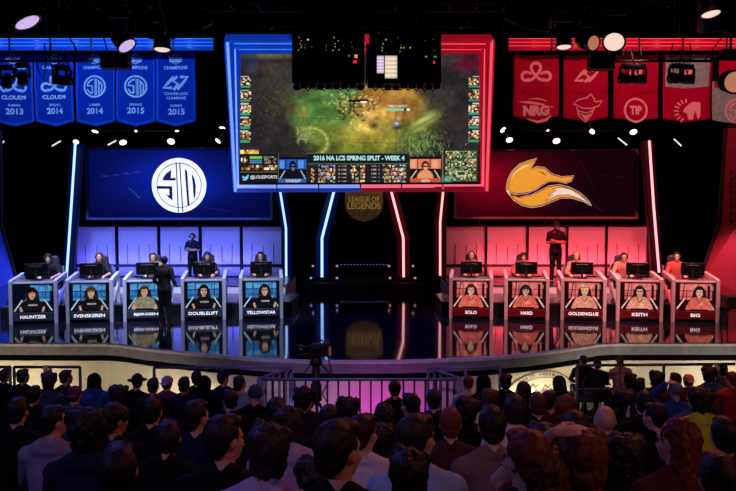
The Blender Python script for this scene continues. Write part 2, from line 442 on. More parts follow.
dark_em = mat('navy_screen_ink', (5, 8, 40), .5, em=(6, 16, 84), es=.9, sample=False)
fl = Flat(); cvt = lambda X, Y: ((X - 273) / 187, (248 - Y) / 187)
def fp(pts, mi=0, layer=0, f=fl): f.poly([cvt(*q) for q in pts], mi, layer)
fl.disc((0, 0), 1.0, 0, 1, 64)
fl.ring((0, 0), .80, .825, 0, 360, 1, 2, 64)
fp([(252, 92), (259, 92), (270, 432), (262, 432)], 1, 3); fp([(276, 92), (283, 92), (301, 428), (293, 430)], 1, 3)
fp([(160, 215), (168, 190), (188, 165), (222, 142), (217, 198), (250, 196), (251, 215)], 1, 3)
fp([(122, 252), (226, 254), (228, 352), (205, 335), (180, 308), (206, 318), (206, 272), (122, 272)], 1, 3)
fp([(313, 138), (330, 150), (344, 388), (330, 390)], 1, 3)
fp([(360, 168), (378, 195), (388, 250), (386, 310), (374, 352), (368, 250)], 1, 3)
lc = P(179, 185.3, 26); rad = 27.2 / F * 26
fl.build('badge', [white_em, dark_em], lambda u, v, l: (lc.x - e.location.x + u * rad, .012 - l, lc.z - e.location.z + v * rad), scr)
# right screen with a flame-like tail
e2, w, h = wall_screen(454, 149, 638.5, 219, 26, 'team_screen', 'wide dark red screen showing a golden bushy tail emblem', None, mat('red_grey_screen_frame', (110, 92, 92), .5))
im = screen_img(w, h, (118, 2, 24), (22, 2, 10), 22, 5, [(88, 6, 100, 30, (60, 10, 20), .6), (90, 32, 104, 46, (120, 20, 30), .5), (100, 18, 124, 20, (50, 8, 16), .6)])
p2 = Paint(128, 50, 0, 0, 128, 50, (24, 2, 10)); 
scr = picture('display', im, lambda u, v, _w=w, _h=h: ((u - .5) * (_w - .2), .02, .1 + v * (_h - .2)), e2, pic_m)
gold = mat('gold_screen_glow', (200, 150, 40), .5, em=(214, 150, 48), es=1.0, sample=False)
cream = mat('cream_screen_glow', (220, 210, 200), .5, em=(222, 205, 190), es=1.0, sample=False)
maroon = mat('maroon_screen_ink', (60, 5, 10), .5, em=(86, 20, 10), es=1.0, sample=False)
fl = Flat()
up = [(93, 240), (98, 210), (113, 180), (140, 155), (172, 143), (200, 135), (188, 152), (178, 172), (200, 164), (226, 168), (250, 188), (285, 200), (329, 197), (320, 213), (302, 221), (270, 214), (244, 214), (222, 224), (198, 242), (165, 256), (125, 260), (104, 254)]
lo = [(94, 246), (106, 262), (140, 272), (180, 264), (215, 247), (242, 232), (278, 228), (312, 236), (350, 256), (376, 280), (391, 300), (362, 284), (322, 273), (286, 272), (250, 286), (214, 301), (180, 306), (150, 299), (118, 280)]
tip = [(228, 284), (256, 262), (240, 262), (268, 247), (254, 242), (285, 236), (320, 244), (350, 263), (384, 294), (345, 274), (310, 262), (272, 264)]
cx_, cy_ = 240, 222
for pl, m_ in ((up, 0), (lo, 0)):
    fl.stroke(pl, 4.5, 1, 1, True)
    fl.poly(pl, m_, 2); fl.stroke(pl, 2.0, 2, 3, True); fl.stroke([(cx_ + (x - cx_) * .955, (cy_ + 0) + (y - cy_) * .94 + (0 if m_ == 0 else 0)) for x, y in pl] if pl is up else [(x * .97 + 7, y * .93 + 18) for x, y in pl], 1.6, 2, 3, True)
fl.poly(tip, 1, 4); fl.stroke(tip, 2, 2, 5, True)
fl.stroke([(108, 205), (122, 185), (150, 165), (175, 158)], [1, 3, 3, 1], 1, 4); fl.stroke([(205, 182), (222, 186), (232, 196)], [1, 3.5, 1], 2, 4)
def fmap(u, v, l):
    q = P(480 + u / 3.506, 120 + v / 3.506, 26); return (q.x - e2.location.x, .012 - l, q.z - e2.location.z)
fl.build('tail_emblem', [gold, cream, maroon], fmap, scr)

# ------------------------------------------------------------------ light pylons
blue_tube = mat('blue_white_led_tube', (150, 180, 255), .3, em=(150, 190, 255), es=1.9)
red_tube = mat('pink_white_led_tube', (255, 170, 170), .3, em=(255, 176, 182), es=1.45)
blue_side = mat('blue_glow_pylon_side', (3, 5, 22), .5, em=(4, 14, 84), es=.45, sample=False)  # housing sides carry a faint blue glow of their own
red_side = mat('red_glow_pylon_side', (18, 2, 4), .5, em=(72, 3, 12), es=.45, sample=False)  # same faint glow in red
def pylon(pts, D, wf, wt, tube_m, side_m, label):
    base = P(*pts[-1], D); e = empty('light_pylon', (base.x, D, base.z), 0, label, 'light', 'light pylons')
    L = [P(x, y, D) - e.location for x, y in pts]
    f = MB(); vs = []
    for p in L: vs += [p + Vector((-wf, -.10, 0)), p + Vector((-wt, -.16, 0)), p + Vector((wt, -.16, 0)), p + Vector((wf, -.10, 0)), p + Vector((wf, .15, 0)), p + Vector((-wf, .15, 0))]
    fs = []
    for i in range(len(L) - 1):
        for k in range(6): fs.append((6 * i + k, 6 * i + (k + 1) % 6, 6 * i + 6 + (k + 1) % 6, 6 * i + 6 + k))
    fs += [tuple(range(6)), tuple(range(6 * (len(L) - 1), 6 * len(L)))]
    f.add(vs, fs); f.build('housing', side_m, e)
    t = MB(); t.tube([p + Vector((0, -.18, 0)) for p in L], wt, 8); t.build('led_tube', tube_m, e)
    for s in (-1, 1):
        t = MB(); t.tube([p + Vector((s * wf, -.11, 0)) for p in L], .018, 6); t.build('edge_trim', truss_m, e)
    t = MB(); zf = e.location.z
    t.box((0, 0, -.03), (wf * 2.3, .34, .06)); t.tube([(0, 0, -.03), (0, 0, -zf + .03)], .05, 8); t.box((0, 0, -zf + .02), (wf * 2, .5, .04)); t.build('foot', black, e)
pylon([(77.5, 143), (73.5, 205), (68.5, 279)], 24.9, .17, .04, blue_tube, blue_side, 'tall blue-white light tube slanting beside the left panel wall')
pylon([(647.3, 141), (651.5, 205), (657, 272)], 24.9, .17, .042, red_tube, red_side, 'tall pink-white light tube slanting beside the right panel wall')
pylon([(280.5, 190), (286.5, 228), (286.8, 279)], 27.8, .19, .04, blue_tube, blue_side, 'blue-white light tube at the right end of the blue panel wall')
pylon([(335, 188), (322.3, 238), (322.3, 276.7)], 27.8, .24, .048, blue_tube, blue_side, 'blue-white bent light tube left of the golden shield sign')
pylon([(390.2, 188), (403.1, 238), (403.4, 276.7)], 27.8, .24, .045, red_tube, red_side, 'pink-white bent light tube right of the golden shield sign')
pylon([(443, 188), (439.7, 222), (439.7, 275)], 27.8, .19, .04, red_tube, red_side, 'pink-white light tube at the left end of the red panel wall')
# small floor spots near the centre pylons
def small_spot(px, py, D, m_, lab):
    p = P(px, py, D); e = empty('pin_spot', (p.x, D, 0), 0, lab, 'light', 'pin spots around the centre pylons')
    a = MB(); a.tube([(0, 0, p.z - .04), (0, 0, .02)], .02, 6); a.box((0, 0, .015), (.24, .24, .03)); a.build('stand', black, e)
    a = MB(); rot = Matrix.Rotation(R(90), 3, 'X'); a.lathe([(.03, -.14), (.07, -.1), (.085, 0)], (0, 0, p.z), 14, rot); a.build('can', black, e)
    a = MB(); a.lathe([(.001, -.002), (.045, .004)], (0, -.005, p.z), 12, rot); a.build('lens', m_, e)
lil = mat('lilac_spot_lens', (200, 180, 255), .3, em=(170, 150, 235), es=.75, sample=False); pk = mat('pink_spot_lens', (255, 180, 190), .3, em=(235, 140, 160), es=.75, sample=False)
small_spot(313, 266, 27.9, lil, 'small lilac pin spot left of the left bent light tube, upper one')
small_spot(337, 266, 28.4, lil, 'small lilac pin spot between the bent tubes, upper left one')
small_spot(311, 278, 27.2, lil, 'small lilac pin spot left of the left bent light tube, lower one')
small_spot(337, 278, 27.2, lil, 'small lilac pin spot between the bent tubes, lower left one')
small_spot(389, 266, 28.4, pk, 'small pink pin spot between the bent tubes, upper right one')
small_spot(413, 266, 27.9, pk, 'small pink pin spot right of the right bent light tube, upper one')
small_spot(390, 278, 27.2, pk, 'small pink pin spot between the bent tubes, lower right one')
small_spot(415, 278, 27.2, pk, 'small pink pin spot right of the right bent light tube, lower one')
# centre platform with a dotted light strip
e = empty('centre_platform', (0, 29, 0), 0, 'low black platform with a dotted light strip on its rear edge, mid stage', 'platform')
a = MB(); x0 = P(305, 280, 28).x; x1 = P(422, 280, 28).x; a.prism([(x0, 27.0 - 29), (x1, -2.0), (x1, 1.5), (x0, 1.5)], 0.001, .32); a.build('deck', black, e)
for k in range(16):
    if k in (0,): continue
    p = P(338 + k * 3.25, 264.6, 30.3); a = MB(); a.box((p.x, 1.3, p.z), (.055, .03, .03)); a.build('dot_light', mat('dim_dot_light', (130, 120, 160), .4, em=(104, 96, 150), es=.8, sample=False), e)
a = MB(); q0 = P(337, 264.6, 30.3); q1 = P(389, 264.6, 30.3); a.box(((q0.x + q1.x) / 2, 1.34, q0.z), (q1.x - q0.x, .04, .06)); 
for xx in (q0.x, q1.x): a.box((xx, 1.34, q0.z / 2 + .15), (.05, .05, q0.z - .3))
a.build('strip_rail', black, e)
# golden shield sign
D = 36.0; c0 = P(364, 205, D); e = empty('shield_sign', (c0.x, D, c0.z), 0, 'golden shield-shaped sign hanging above the dark centre stage', 'sign')
sx = 19.0 / F * D
sh = [(-1, .95), (-.6, 1.25), (0, 1.5), (.6, 1.25), (1, .95), (1, .1), (.92, -.35), (.6, -.75), (0, -.98), (-.6, -.75), (-.92, -.35), (-1, .1)]
a = MB(); a.slab([(x * sx, 0, y * sx * .92) for x, y in sh], (0, .15, 0)); a.build('shield', mat('antique_gold', (112, 90, 58), .55, .3, vary=.35, nscale=5), e)
fl = Flat(); fl.text('LEAGUE OF', 0, .33, 1.6, .30, 0, 1, .02); fl.text('LEGENDS', 0, -.05, 1.75, .38, 0, 1, .02)
fl.stroke([(-.8, -.36), (0, -.46), (.8, -.36)], [.02, .05, .02], 1, 1); fl.stroke([(-.3, -.62), (.3, -.62)], .05, 1, 1)
fl.build('lettering', [mat('pale_gold_letter', (235, 205, 120), .4, .2), mat('dark_gold_line', (90, 60, 25), .6)], lambda u, v, l: (u * sx, -.006 - l, v * sx * .92), e)
for s in (-.6, .6):
    a = MB(); a.tube([(s * sx, .08, 1.15 * sx), (s * sx, .08, CEIL - c0.z)], .012, 6); a.build('hanging_wire', truss_m, e)
# ------------------------------------------------------------------ angled side flats
bw = mat('blue_lit_tint_side_flat', (50, 80, 220), .6, vary=.08, nscale=.7)  # blue stage light put into the flat's base colour
def flat_wing(pts_px, Ds, label, extra=None):
    pts = [P(x, y, d) for (x, y), d in zip(pts_px, Ds)]; o0 = Vector((pts[0].x, pts[0].y, 0)); e = empty('side_flat', o0, 0, label, 'scenery flat')
    a = MB(); a.slab([p - o0 for p in pts], (0, .12, 0)); a.build('face', extra or bw, e)
    a = MB()
    for i in range(len(pts)): a.beam(pts[i] - o0 + Vector((0, .06, 0)), pts[(i + 1) % len(pts)] - o0 + Vector((0, .06, 0)), .06, .2)
    a.build('edge_frame', black, e); return e, o0
def zrow(x, D, z): return (x, to_py(z, D))
flat_wing([(-2, 130), (-2, 222), (14, 280), (5, to_py(.02, 22.5)), (-60, to_py(.02, 21)), (-60, 130)], [22.7, 22.7, 22.5, 22.5, 21, 21], 'tall blue-lit scenery flat with a slanted edge at the left of stage')
e, o0 = flat_wing([(728, 128), (722, 222), (703, 278), (712, to_py(.02, 22.5)), (800, to_py(.02, 21)), (800, 128)], [22.7, 22.7, 22.5, 22.5, 21, 21], 'tall red-lit scenery flat with a slanted edge at the right of stage', mat('red_lit_tint_side_flat', (120, 26, 46), .6, vary=.08, nscale=.7))  # red stage light and its falloff put into the flat's base colour
for i in range(2):
    for k in range(8):
        a = MB(); p = P(731 + i * 5, 172 + k * 7, 22.2 - i * .15) - o0; a.lathe([(.05, 0), (.05, .02)], p, 6, Matrix.Rotation(R(90), 3, 'X')); a.build('hexagon_light_mark', mat('plum_light_mark', (60, 20, 40), .4), e)  # hexagonal light pattern built as small plum discs
# black stool-like rack at the right edge of the stage
e = empty('equipment_stand', floor_pt(733, 326), 0, 'small black equipment stand on the stage by the right red-lit flat', 'stand')
a = MB(); a.bbox((0, 0, .62), (.5, .4, .34), .03); a.build('case', black, e)
for sx_ in (-.2, .2):
    for sy_ in (-.15, .15): a = MB(); a.tube([(sx_, sy_, .46), (sx_ * 1.2, sy_ * 1.2, 0)], .02, 8); a.build('leg', black, e)

# ------------------------------------------------------------------ glowing truss bands with banners
blue_band = mat('blue_lit_band', (10, 50, 150), .3, em=(8, 58, 176), es=.7, sample=False)
blue_strip = mat('pale_blue_strip', (60, 120, 255), .3, em=(56, 124, 250), es=1.0, sample=False)
red_band = mat('red_lit_band', (120, 10, 20), .3, em=(160, 10, 32), es=.75, sample=False)
red_strip = mat('pale_red_strip', (255, 80, 90), .3, em=(246, 66, 84), es=1.0, sample=False)
def band(x0, x1, y0, y1, D, n, bm, sm, label):
    a_ = P(x0, y1, D); b_ = P(x1, y0, D); w = b_.x - a_.x; h = b_.z - a_.z
    e = empty('light_band', ((a_.x + b_.x) / 2, D, a_.z), 0, label, 'light band')
    for j in range(n):
        xa = -w / 2 + w * j / n; xb = xa + w / n - .03
        a = MB()
        for q, r in ((.20, .2), (.52, .16), (.82, .2)): a.tube([(xa, 0, h * q), (xb, 0, h * q)], h * r, 12)
        a.build('tube_segment', bm, e)
        a = MB()
        for q, r in ((.36, .028), (.66, .028), (.95, .03)): a.tube([(xa, -h * .16, h * q), (xb, -h * .16, h * q)], h * r, 6)
        a.build('light_strip', sm, e)
    for j in range(n + 1):
        xc = -w / 2 + w * j / n - .015
        a = MB(); a.box((xc, .02, h * .5), (.05, h * .5, h * 1.08)); a.build('coupling_ring', truss_m, e)
    for s in (-.42, -.14, .14, .42):
        a = MB(); a.tube([(s * w, .1, h), (s * w, .1, CEIL - a_.z)], .015, 6); a.build('hanging_wire', truss_m, e)
    return e
band(-30, 215, 38.5, 50.5, 22.6, 6, blue_band, blue_strip, 'long blue glowing triple-tube band above the blue banners')
band(508, 770, 38.5, 50.5, 22.6, 6, red_band, red_strip, 'long red glowing triple-tube band above the red banners')
blue_cloth = mat('blue_banner_cloth', (20, 60, 168), .9, vary=.1, nscale=2, spec=.1); blue_hem = mat('pale_blue_banner_hem', (40, 96, 215), .9, spec=.1)
print_w = mat('white_banner_print', (228, 232, 240), .9, vary=.03, spec=.1)
red_cloth = mat('red_banner_cloth', (172, 12, 76), .9, vary=.1, nscale=2, spec=.1); red_print = mat('pink_banner_print', (240, 226, 224), .9, vary=.03, spec=.1)
grey_cloth = mat('red_wash_offset_grey_cloth', (140, 224, 218), .9, spec=.1)  # neutral light put into the colour: teal cancels the red wash
def make_banner(x0, x1, y0, ys, yp, D, seed, label, group, cloth, hem, art, prm, extra_cloth=None):
    """x0..x1, top y0, side bottom ys, point yp in photo pixels; art(flat) draws in u -1..1 (half width), v 0 (top) .. down in the same unit"""
    a_ = P(x0, y0, D); b_ = P(x1, ys, D); w = (b_.x - a_.x); h = a_.z - b_.z; hp = a_.z - P((x0 + x1) / 2, yp, D).z; hw = w / 2
    e = empty('banner', ((a_.x + b_.x) / 2, D, a_.z - hp), 0, label, 'banner', group)
    def wave(x, z): return .035 * math.sin(x * 5 + seed * 2.1) + .03 * math.sin(z * 2.3 + seed + x * 1.2)
    m = MB(); NU, NV = 20, 24; vs = []
    for j in range(NV + 1):
        for i in range(NU + 1):
            u = -1 + 2 * i / NU; bottom = hp + (h - hp) * abs(u); z = -bottom * j / NV; vs.append((u * hw, wave(u * hw, z), hp + z))
    fs = [(j * (NU + 1) + i, j * (NU + 1) + i + 1, (j + 1) * (NU + 1) + i + 1, (j + 1) * (NU + 1) + i) for j in range(NV) for i in range(NU)]
    mi = []
    for j in range(NV):
        for i in range(NU):
            k = 0
            if i in (0, NU - 1) or j == NV - 1: k = 1
            elif extra_cloth is not None and ((j < NV * .47) == (extra_cloth[0] == 'top')): k = 2
            mi.append(k)
    m.add(vs, fs); m.mi = mi; m.sm = [True] * len(fs)
    ob = m.build('cloth', [cloth, hem] + ([extra_cloth[1]] if extra_cloth else []), e)
    sol = ob.modifiers.new('thickness', 'SOLIDIFY'); sol.thickness = .012; sol.offset = 1
    fl = Flat(); art(fl, hp / hw)
    fl.build_parts(prm, lambda u, v, l: (u * hw, wave(u * hw, v * hw) - .014 - l, hp + v * hw), e)
    a = MB(); a.tube([(-hw - .04, 0, hp), (hw + .04, 0, hp)], .025, 8); a.build('top_rod', truss_m, e)
    for s in (-.7, .7):
        a = MB(); a.tube([(s * hw, 0, hp), (s * hw, -.1, hp + .32)], .012, 6); a.build('hanging_strap', truss_m, e)
def cloud(fl, cx, cy, s, mi=0):
    fl.ring((cx, cy + .27 * s), .15 * s, .29 * s, -60, 240, mi, 1); fl.ring((cx - .47 * s, cy - .14 * s), .12 * s, .26 * s, 60, 330, mi, 1); fl.ring((cx + .47 * s, cy - .14 * s), .12 * s, .26 * s, -150, 120, mi, 1)
    fl.stroke([(cx - .38 * s, cy - .33 * s), (cx - .15 * s, cy - .26 * s), (cx + .02 * s, cy - .08 * s), (cx + .14 * s, cy + .04 * s)], .14 * s, mi, 1); fl.stroke([(cx + .38 * s, cy - .33 * s), (cx + .15 * s, cy - .26 * s), (cx - .02 * s, cy - .08 * s), (cx - .14 * s, cy + .04 * s)], .14 * s, mi, 2)
    fl.stroke([(cx - .40 * s, cy + .06 * s), (cx - .2 * s, cy - .02 * s)], .12 * s, mi, 1); fl.stroke([(cx + .40 * s, cy + .06 * s), (cx + .2 * s, cy - .02 * s)], .12 * s, mi, 1)
def roundel(fl, cx, cy, s, mi=0):
    fl.ring((cx, cy), .84 * s, 1.0 * s, 0, 360, mi, 1); q = lambda X, Y: (cx + (X - 273) / 187 * s, cy + (248 - Y) / 187 * s)
    fl.stroke([q(273, 100), q(283, 400)], .06 * s, mi, 1)
    fl.stroke([q(250, 130), q(200, 150), q(165, 190), q(150, 232), q(236, 236), q(240, 360)], .15 * s, mi, 1); fl.stroke([q(240, 370), q(190, 345), q(150, 290)], .12 * s, mi, 1)
    fl.stroke([q(305, 390), q(300, 120), q(350, 165)], .14 * s, mi, 1); fl.stroke([q(350, 380), q(345, 160)], .14 * s, mi, 1); fl.stroke([q(385, 345), q(400, 230), q(360, 165)], .14 * s, mi, 1)
def angular(fl, cx, cy, s, mi=0):
    fl.stroke([(cx - .15 * s, cy + .38 * s), (cx - .5 * s, cy + .05 * s), (cx - .85 * s, cy - .36 * s), (cx - .3 * s, cy - .36 * s)], .21 * s, mi, 1)
    fl.stroke([(cx + .08 * s, cy + .42 * s), (cx - .22 * s, cy + .1 * s), (cx + .12 * s, cy - .1 * s), (cx - .2 * s, cy - .5 * s)], .2 * s, mi, 1)
    fl.stroke([(cx + .28 * s, cy + .36 * s), (cx + .8 * s, cy + .36 * s), (cx + .42 * s, cy - .1 * s), (cx + .05 * s, cy - .45 * s)], .22 * s, mi, 1)
def crest(fl, H):
    fl.part('printed_crest')
    fl.ring((0, -.22), .13, .17, 0, 180, 0, 1); fl.rect(-.30, -.36, .30, -.21, 0, 1); fl.rect(-.24, -.46, .24, -.38, 0, 1); fl.stroke([(-.34, -.14), (-.3, -.42), (0, -.56), (.3, -.42), (.34, -.14)], .035, 0, 1)
    fl.part('printed_title'); fl.text('CHAMPIONS', 0, -.74, 1.22, .17, 0, 1, .03)
def champion(kind, season, year):
    def art(fl, H):
        crest(fl, H); fl.part('printed_emblem')
        if kind == 'cloud': cloud(fl, 0, -1.62, .95); fl.part('printed_name'); fl.text('CLOUD9', 0, -2.27, 1.25, .22, 0, 1, .05)
        if kind == 'round': roundel(fl, 0, -1.72, .58)
        if kind == 'angle': angular(fl, 0, -1.48, .75); fl.part('printed_name'); fl.text('COUNTER LOGIC', 0, -2.05, 1.25, .14, 0, 1, .02); fl.text('GAMING', 0, -2.27, 1.0, .14, 0, 1, .02)
        fl.part('printed_season'); fl.text(season, 0, -2.66, .62, .13, 0, 1, .02); fl.part('printed_year'); fl.text(year, 0, -2.97, .86, .32, 0, 1, .035)
    return art
g = 'blue champion banners'
for i, (x0, x1, kind, se, yr, nm) in enumerate(((-6.5, 34, 'cloud', 'SUMMER', '2013', 'blue pennant banner with a looped cloud emblem and the year 2013'), (34.5, 74.5, 'cloud', 'SPRING', '2014', 'blue pennant banner with a looped cloud emblem and the word SPRING'),
    (75, 115, 'round', 'SUMMER', '2014', 'blue pennant banner with a round letter badge and the year 2014'), (116, 155.5, 'round', 'SPRING', '2015', 'blue pennant banner with a round letter badge and the year 2015'),
    (156, 196, 'angle', 'SUMMER', '2015', 'blue pennant banner with angular slanted initials, rightmost of the blue ones'))):
    make_banner(x0, x1, 53, 121.5, 126.5, 23.4, i, nm, g, blue_cloth, blue_hem, champion(kind, se, yr), [print_w])
def art_nrg(fl, H):
    fl.part('upper_emblem'); cloud(fl, 0, -.85, .95)
    fl.part('lower_emblem'); fl.text('NRG', .02, -2.48, 1.15, .46, 0, 2, .075)
    fl.stroke([(-.75, -2.1), (-.3, -2.12), (.2, -2.2), (.75, -2.35)], [.03, .13, .10, .03], 0, 1); fl.stroke([(-.35, -2.85), (.1, -2.98), (.45, -2.9), (.7, -2.7)], [.03, .13, .13, .03], 0, 1); fl.stroke([(-.3, -1.98), (.1, -1.95), (.5, -2.08)], [.02, .07, .02], 0, 1)
    fl.stroke([(-.98, -1.62), (0, -1.76), (.98, -1.62)], .02, 1, 1)
def art_bandit(fl, H):
    fl.part('upper_emblem'); angular(fl, .05, -.95, .62); fl.part('lower_emblem')
    hat = [(-.55, -2.2), (-.35, -2.02), (.0, -1.95), (.2, -1.78), (.34, -1.98), (.38, -2.12), (.72, -2.08), (.55, -2.3), (.2, -2.42), (-.15, -2.4)]
    fl.stroke(hat, .055, 0, 1, True); face = [(-.42, -2.35), (-.3, -2.75), (-.02, -3.02), (.22, -2.7), (.35, -2.4)]
    fl.stroke(face, .055, 0, 1); fl.stroke([(-.4, -2.5), (0, -2.62), (.3, -2.5)], .05, 0, 2); fl.poly([(-.28, -2.62), (0, -2.72), (.22, -2.62), (-.02, -2.95)], 0, 1)
    fl.stroke([(-.98, -1.62), (0, -1.76), (.98, -1.62)], .02, 1, 1)
def art_tip(fl, H):
    fl.part('upper_emblem'); fl.poly([(-.2, -.5), (.1, -.4), (.3, -.7), (.25, -1.1), (-.1, -1.15), (-.3, -.9)], 0, 1)
    fl.part('lower_emblem'); fl.ring((0, -2.5), .46, .56, 0, 360, 0, 1); fl.text('TiP', 0, -2.5, .58, .4, 0, 1, .06)
    fl.stroke([(-.98, -1.62), (0, -1.76), (.98, -1.62)], .02, 1, 1)
def art_horse(fl, H):
    fl.part('upper_emblem'); fl.disc((0, -.85), .3, 0, 1); fl.part('lower_emblem')
    horse = [(.05, -2.95), (.0, -2.7), (-.1, -2.6), (-.22, -2.55), (-.1, -2.35), (.1, -2.15), (.28, -2.05), (.62, -2.1), (.62, -2.75), (.5, -2.95), (.42, -2.7), (.38, -2.5), (.3, -2.75), (.28, -2.95)]
    horse = [(x * .85 + .05, -2.32 + (y + 2.5) * .82) for x, y in horse]; fl.poly(horse, 0, 1)
    for k in range(8):
        an = R(95 + k * 21); fl.stroke([(.05 + .36 * math.cos(an), -2.34 + .34 * math.sin(an)), (.05 + .56 * math.cos(an), -2.34 + .52 * math.sin(an))], .07, 0, 1)
def art_round(fl, H): fl.part('lower_emblem'); roundel(fl, .1, -2.45, .55)
g = 'red team banners'; dkred = mat('dark_red_seam', (110, 12, 20), .9); rp_ = [red_print, dkred]
make_banner(513.5, 558, 54, 116, 120.5, 23.4, 1, 'red hanging banner with a cloud loop above three letters, leftmost red one', g, red_cloth, red_cloth, art_nrg, rp_)
make_banner(564, 608, 54, 117, 122, 23.4, 2, 'red hanging banner with a masked outlaw face under slanted initials', g, red_cloth, red_cloth, art_bandit, rp_)
make_banner(614, 657.5, 54, 118, 121, 23.4, 3, 'red hanging banner with a ringed three-letter badge', g, red_cloth, red_cloth, art_tip, rp_)
make_banner(663, 710, 54, 119, 122, 23.4, 4, 'hanging banner grey at the top, red below with a horse head', g, red_cloth, red_cloth, art_horse, rp_, ('top', grey_cloth))
make_banner(713.5, 758, 54, 120, 124, 23.4, 5, 'hanging banner red at the top, grey below with a round badge, at right edge', g, red_cloth, grey_cloth, art_round, [print_w, dkred], ('bottom', grey_cloth))

# ------------------------------------------------------------------ trusses
def truss(name, x0, x1, Y, z, s, label):
    e = empty(name, ((x0 + x1) / 2, Y, z), 0, label, 'truss'); L = x1 - x0
    for dy in (-s / 2, s / 2):
        for dz in (0, s):
            a = MB(); a.tube([(-L / 2, dy, dz), (L / 2, dy, dz)], .028, 8); a.build('chord', truss_m, e)
    a = MB(); n = int(L / s)
    for i in range(n):
        xa = -L / 2 + L * i / n; xb = xa + L / n
        a.tube([(xa, -s / 2, 0), (xb, -s / 2, s)], .014, 5); a.tube([(xa, s / 2, s), (xb, s / 2, 0)], .014, 5); a.tube([(xa, -s / 2, 0), (xa, s / 2, 0)], .014, 5); a.tube([(xa, -s / 2, s), (xb, s / 2, s)], .014, 5)
    a.build('lacing', truss_m, e)
    a = MB()
    for q in (-.45, -.15, .15, .45): a.tube([(q * L, 0, s), (q * L, 0, CEIL - z)], .016, 6)
    a.build('hanging_chain', truss_m, e); return e
zb = P(368, 134, 24.9).z
truss('lighting_truss', -13.5, -4.9, 24.9, zb + .12, .4, 'black truss carrying small lamps above the blue team screen')
truss('lighting_truss', 3.9, 13.5, 24.9, zb + .12, .4, 'black truss carrying small lamps above the red team screen')
zf_ = P(368, 26, 14).z
truss('lighting_truss', -9.5, 9.5, 14.0, zf_ + .35, .5, 'long black front truss near the top of the view')
# ------------------------------------------------------------------ moving heads and lamps
lens_w = mat('white_lamp_lens', (255, 250, 240), .2, em=(255, 250, 240), es=2.2, sample=False)
lens_l = mat('lilac_lamp_lens', (215, 190, 235), .2, em=(208, 184, 236), es=.95, sample=False)
lens_p = mat('blush_lamp_lens', (250, 215, 200), .2, em=(248, 216, 200), es=1.0, sample=False)
lens_o = mat('copper_lamp_lens', (190, 120, 90), .2, em=(190, 118, 92), es=.9, sample=False)
lens_d = mat('dark_lamp_lens', (30, 26, 34), .1)
def moving_head(px, py, D, r, aim, lens, label, group, ztop, name='stage_lamp', beam=False):
    p = P(px, py, D); aim = Vector(aim).normalized(); e = empty(name, (p.x, D, p.z), 0, label, 'stage lamp', group)
    q = Vector((0, 0, 1)).rotation_difference(aim).to_matrix()
    a = MB(); a.lathe([(r * .5, -r * 2.6), (r * .8, -r * 2.4), (r * .95, -r * 1.6), (r * 1.0, -r * .5), (r * 1.12, -r * .1), (r * 1.12, r * .05), (r * 1.0, r * .05), (r * .95, -.02)], (0, 0, 0), 20, q)
    for k in range(5): a.lathe([(r * 1.0, -r * (1.5 - .18 * k)), (r * 1.04, -r * (1.47 - .18 * k)), (r * 1.0, -r * (1.44 - .18 * k))], (0, 0, 0), 16, q)
    a.build('head', blackgloss, e)
    a = MB(); a.lathe([(r * .93, 0), (r * .7, r * .12), (r * .3, r * .2), (.001, r * .22)], (0, 0, 0), 20, q); a.build('lens', lens, e)
    c = -aim * r * 1.3; side = Vector((1, 0, 0)); up = Vector((0, 0, 1)); wv = r * 1.35; top = c + up * r * 2.1
    a = MB()
    for s in (-1, 1): a.beam(c + side * s * wv, c + side * s * wv + up * r * 2.1, .25 * r, .5 * r)
    a.beam(top - side * wv * 1.1, top + side * wv * 1.1, .5 * r, .25 * r); a.build('yoke', black, e)
    a = MB(); a.bbox(top + up * r * .45, (r * 2.2, r * 1.5, r * .7), r * .12); a.build('base', black, e)
    a = MB(); zt = ztop - p.z; t = top + up * r * .8
    a.tube([t, Vector((t.x, t.y, max(t.z + .03, zt)))], r * .12, 6); a.build('hook_clamp', truss_m, e)
    return e
gl = 'small lamps above the blue screen'; gr_ = 'small lamps above the red screen'; tz = zb + .12
small = [(95, 131.5, (-.2, -.5, -.9), .13, 'near the left end'), (76, 142, (.1, -1, -.5), .11, 'directly over the tall slanted tube'), (123, 142.5, (.6, -1, -.9), .14, 'second along the lower line'), (136, 131, (.2, -1, -.3), .05, 'tiny, dim, in the upper line'),
         (171, 141.5, (0, -1, -.6), .145, 'roundest and brightest, middle'), (177, 131, (.2, -.6, -1), .07, 'tiny flat one in the upper line'), (218, 141, (-.8, -.7, -.7), .13, 'rightmost of the lower line'), (222, 128, (0, -.5, -1), .12, 'flat one nearest the big screen')]
for x, y, am, r, d in small: moving_head(x, y, 24.7, r * .88, (am[0], am[1], am[2] - .35), lens_w, 'small white stage lamp above the blue team screen, ' + d, gl, tz)
small = [(503, 130, (.7, -.8, -.6), .13, 'upper one beside the big screen'), (509.5, 140, (.1, -1, -.8), .135, 'lower one beside the big screen'), (548, 130.5, (.1, -.7, -.8), .06, 'tiny dim one in the upper line'), (556.5, 141, (0, -1, -.7), .145, 'lower one left of middle'),
         (592, 131.5, (-.9, -.7, -.5), .12, 'upper one right of middle'), (633.5, 132, (0, -1, -.7), .14, 'rightmost round one')]
for x, y, am, r, d in small: moving_head(x, y, 24.7, r * .88, (am[0], am[1], am[2] - .35), lens_w, 'small white stage lamp above the red team screen, ' + d, gr_, tz)
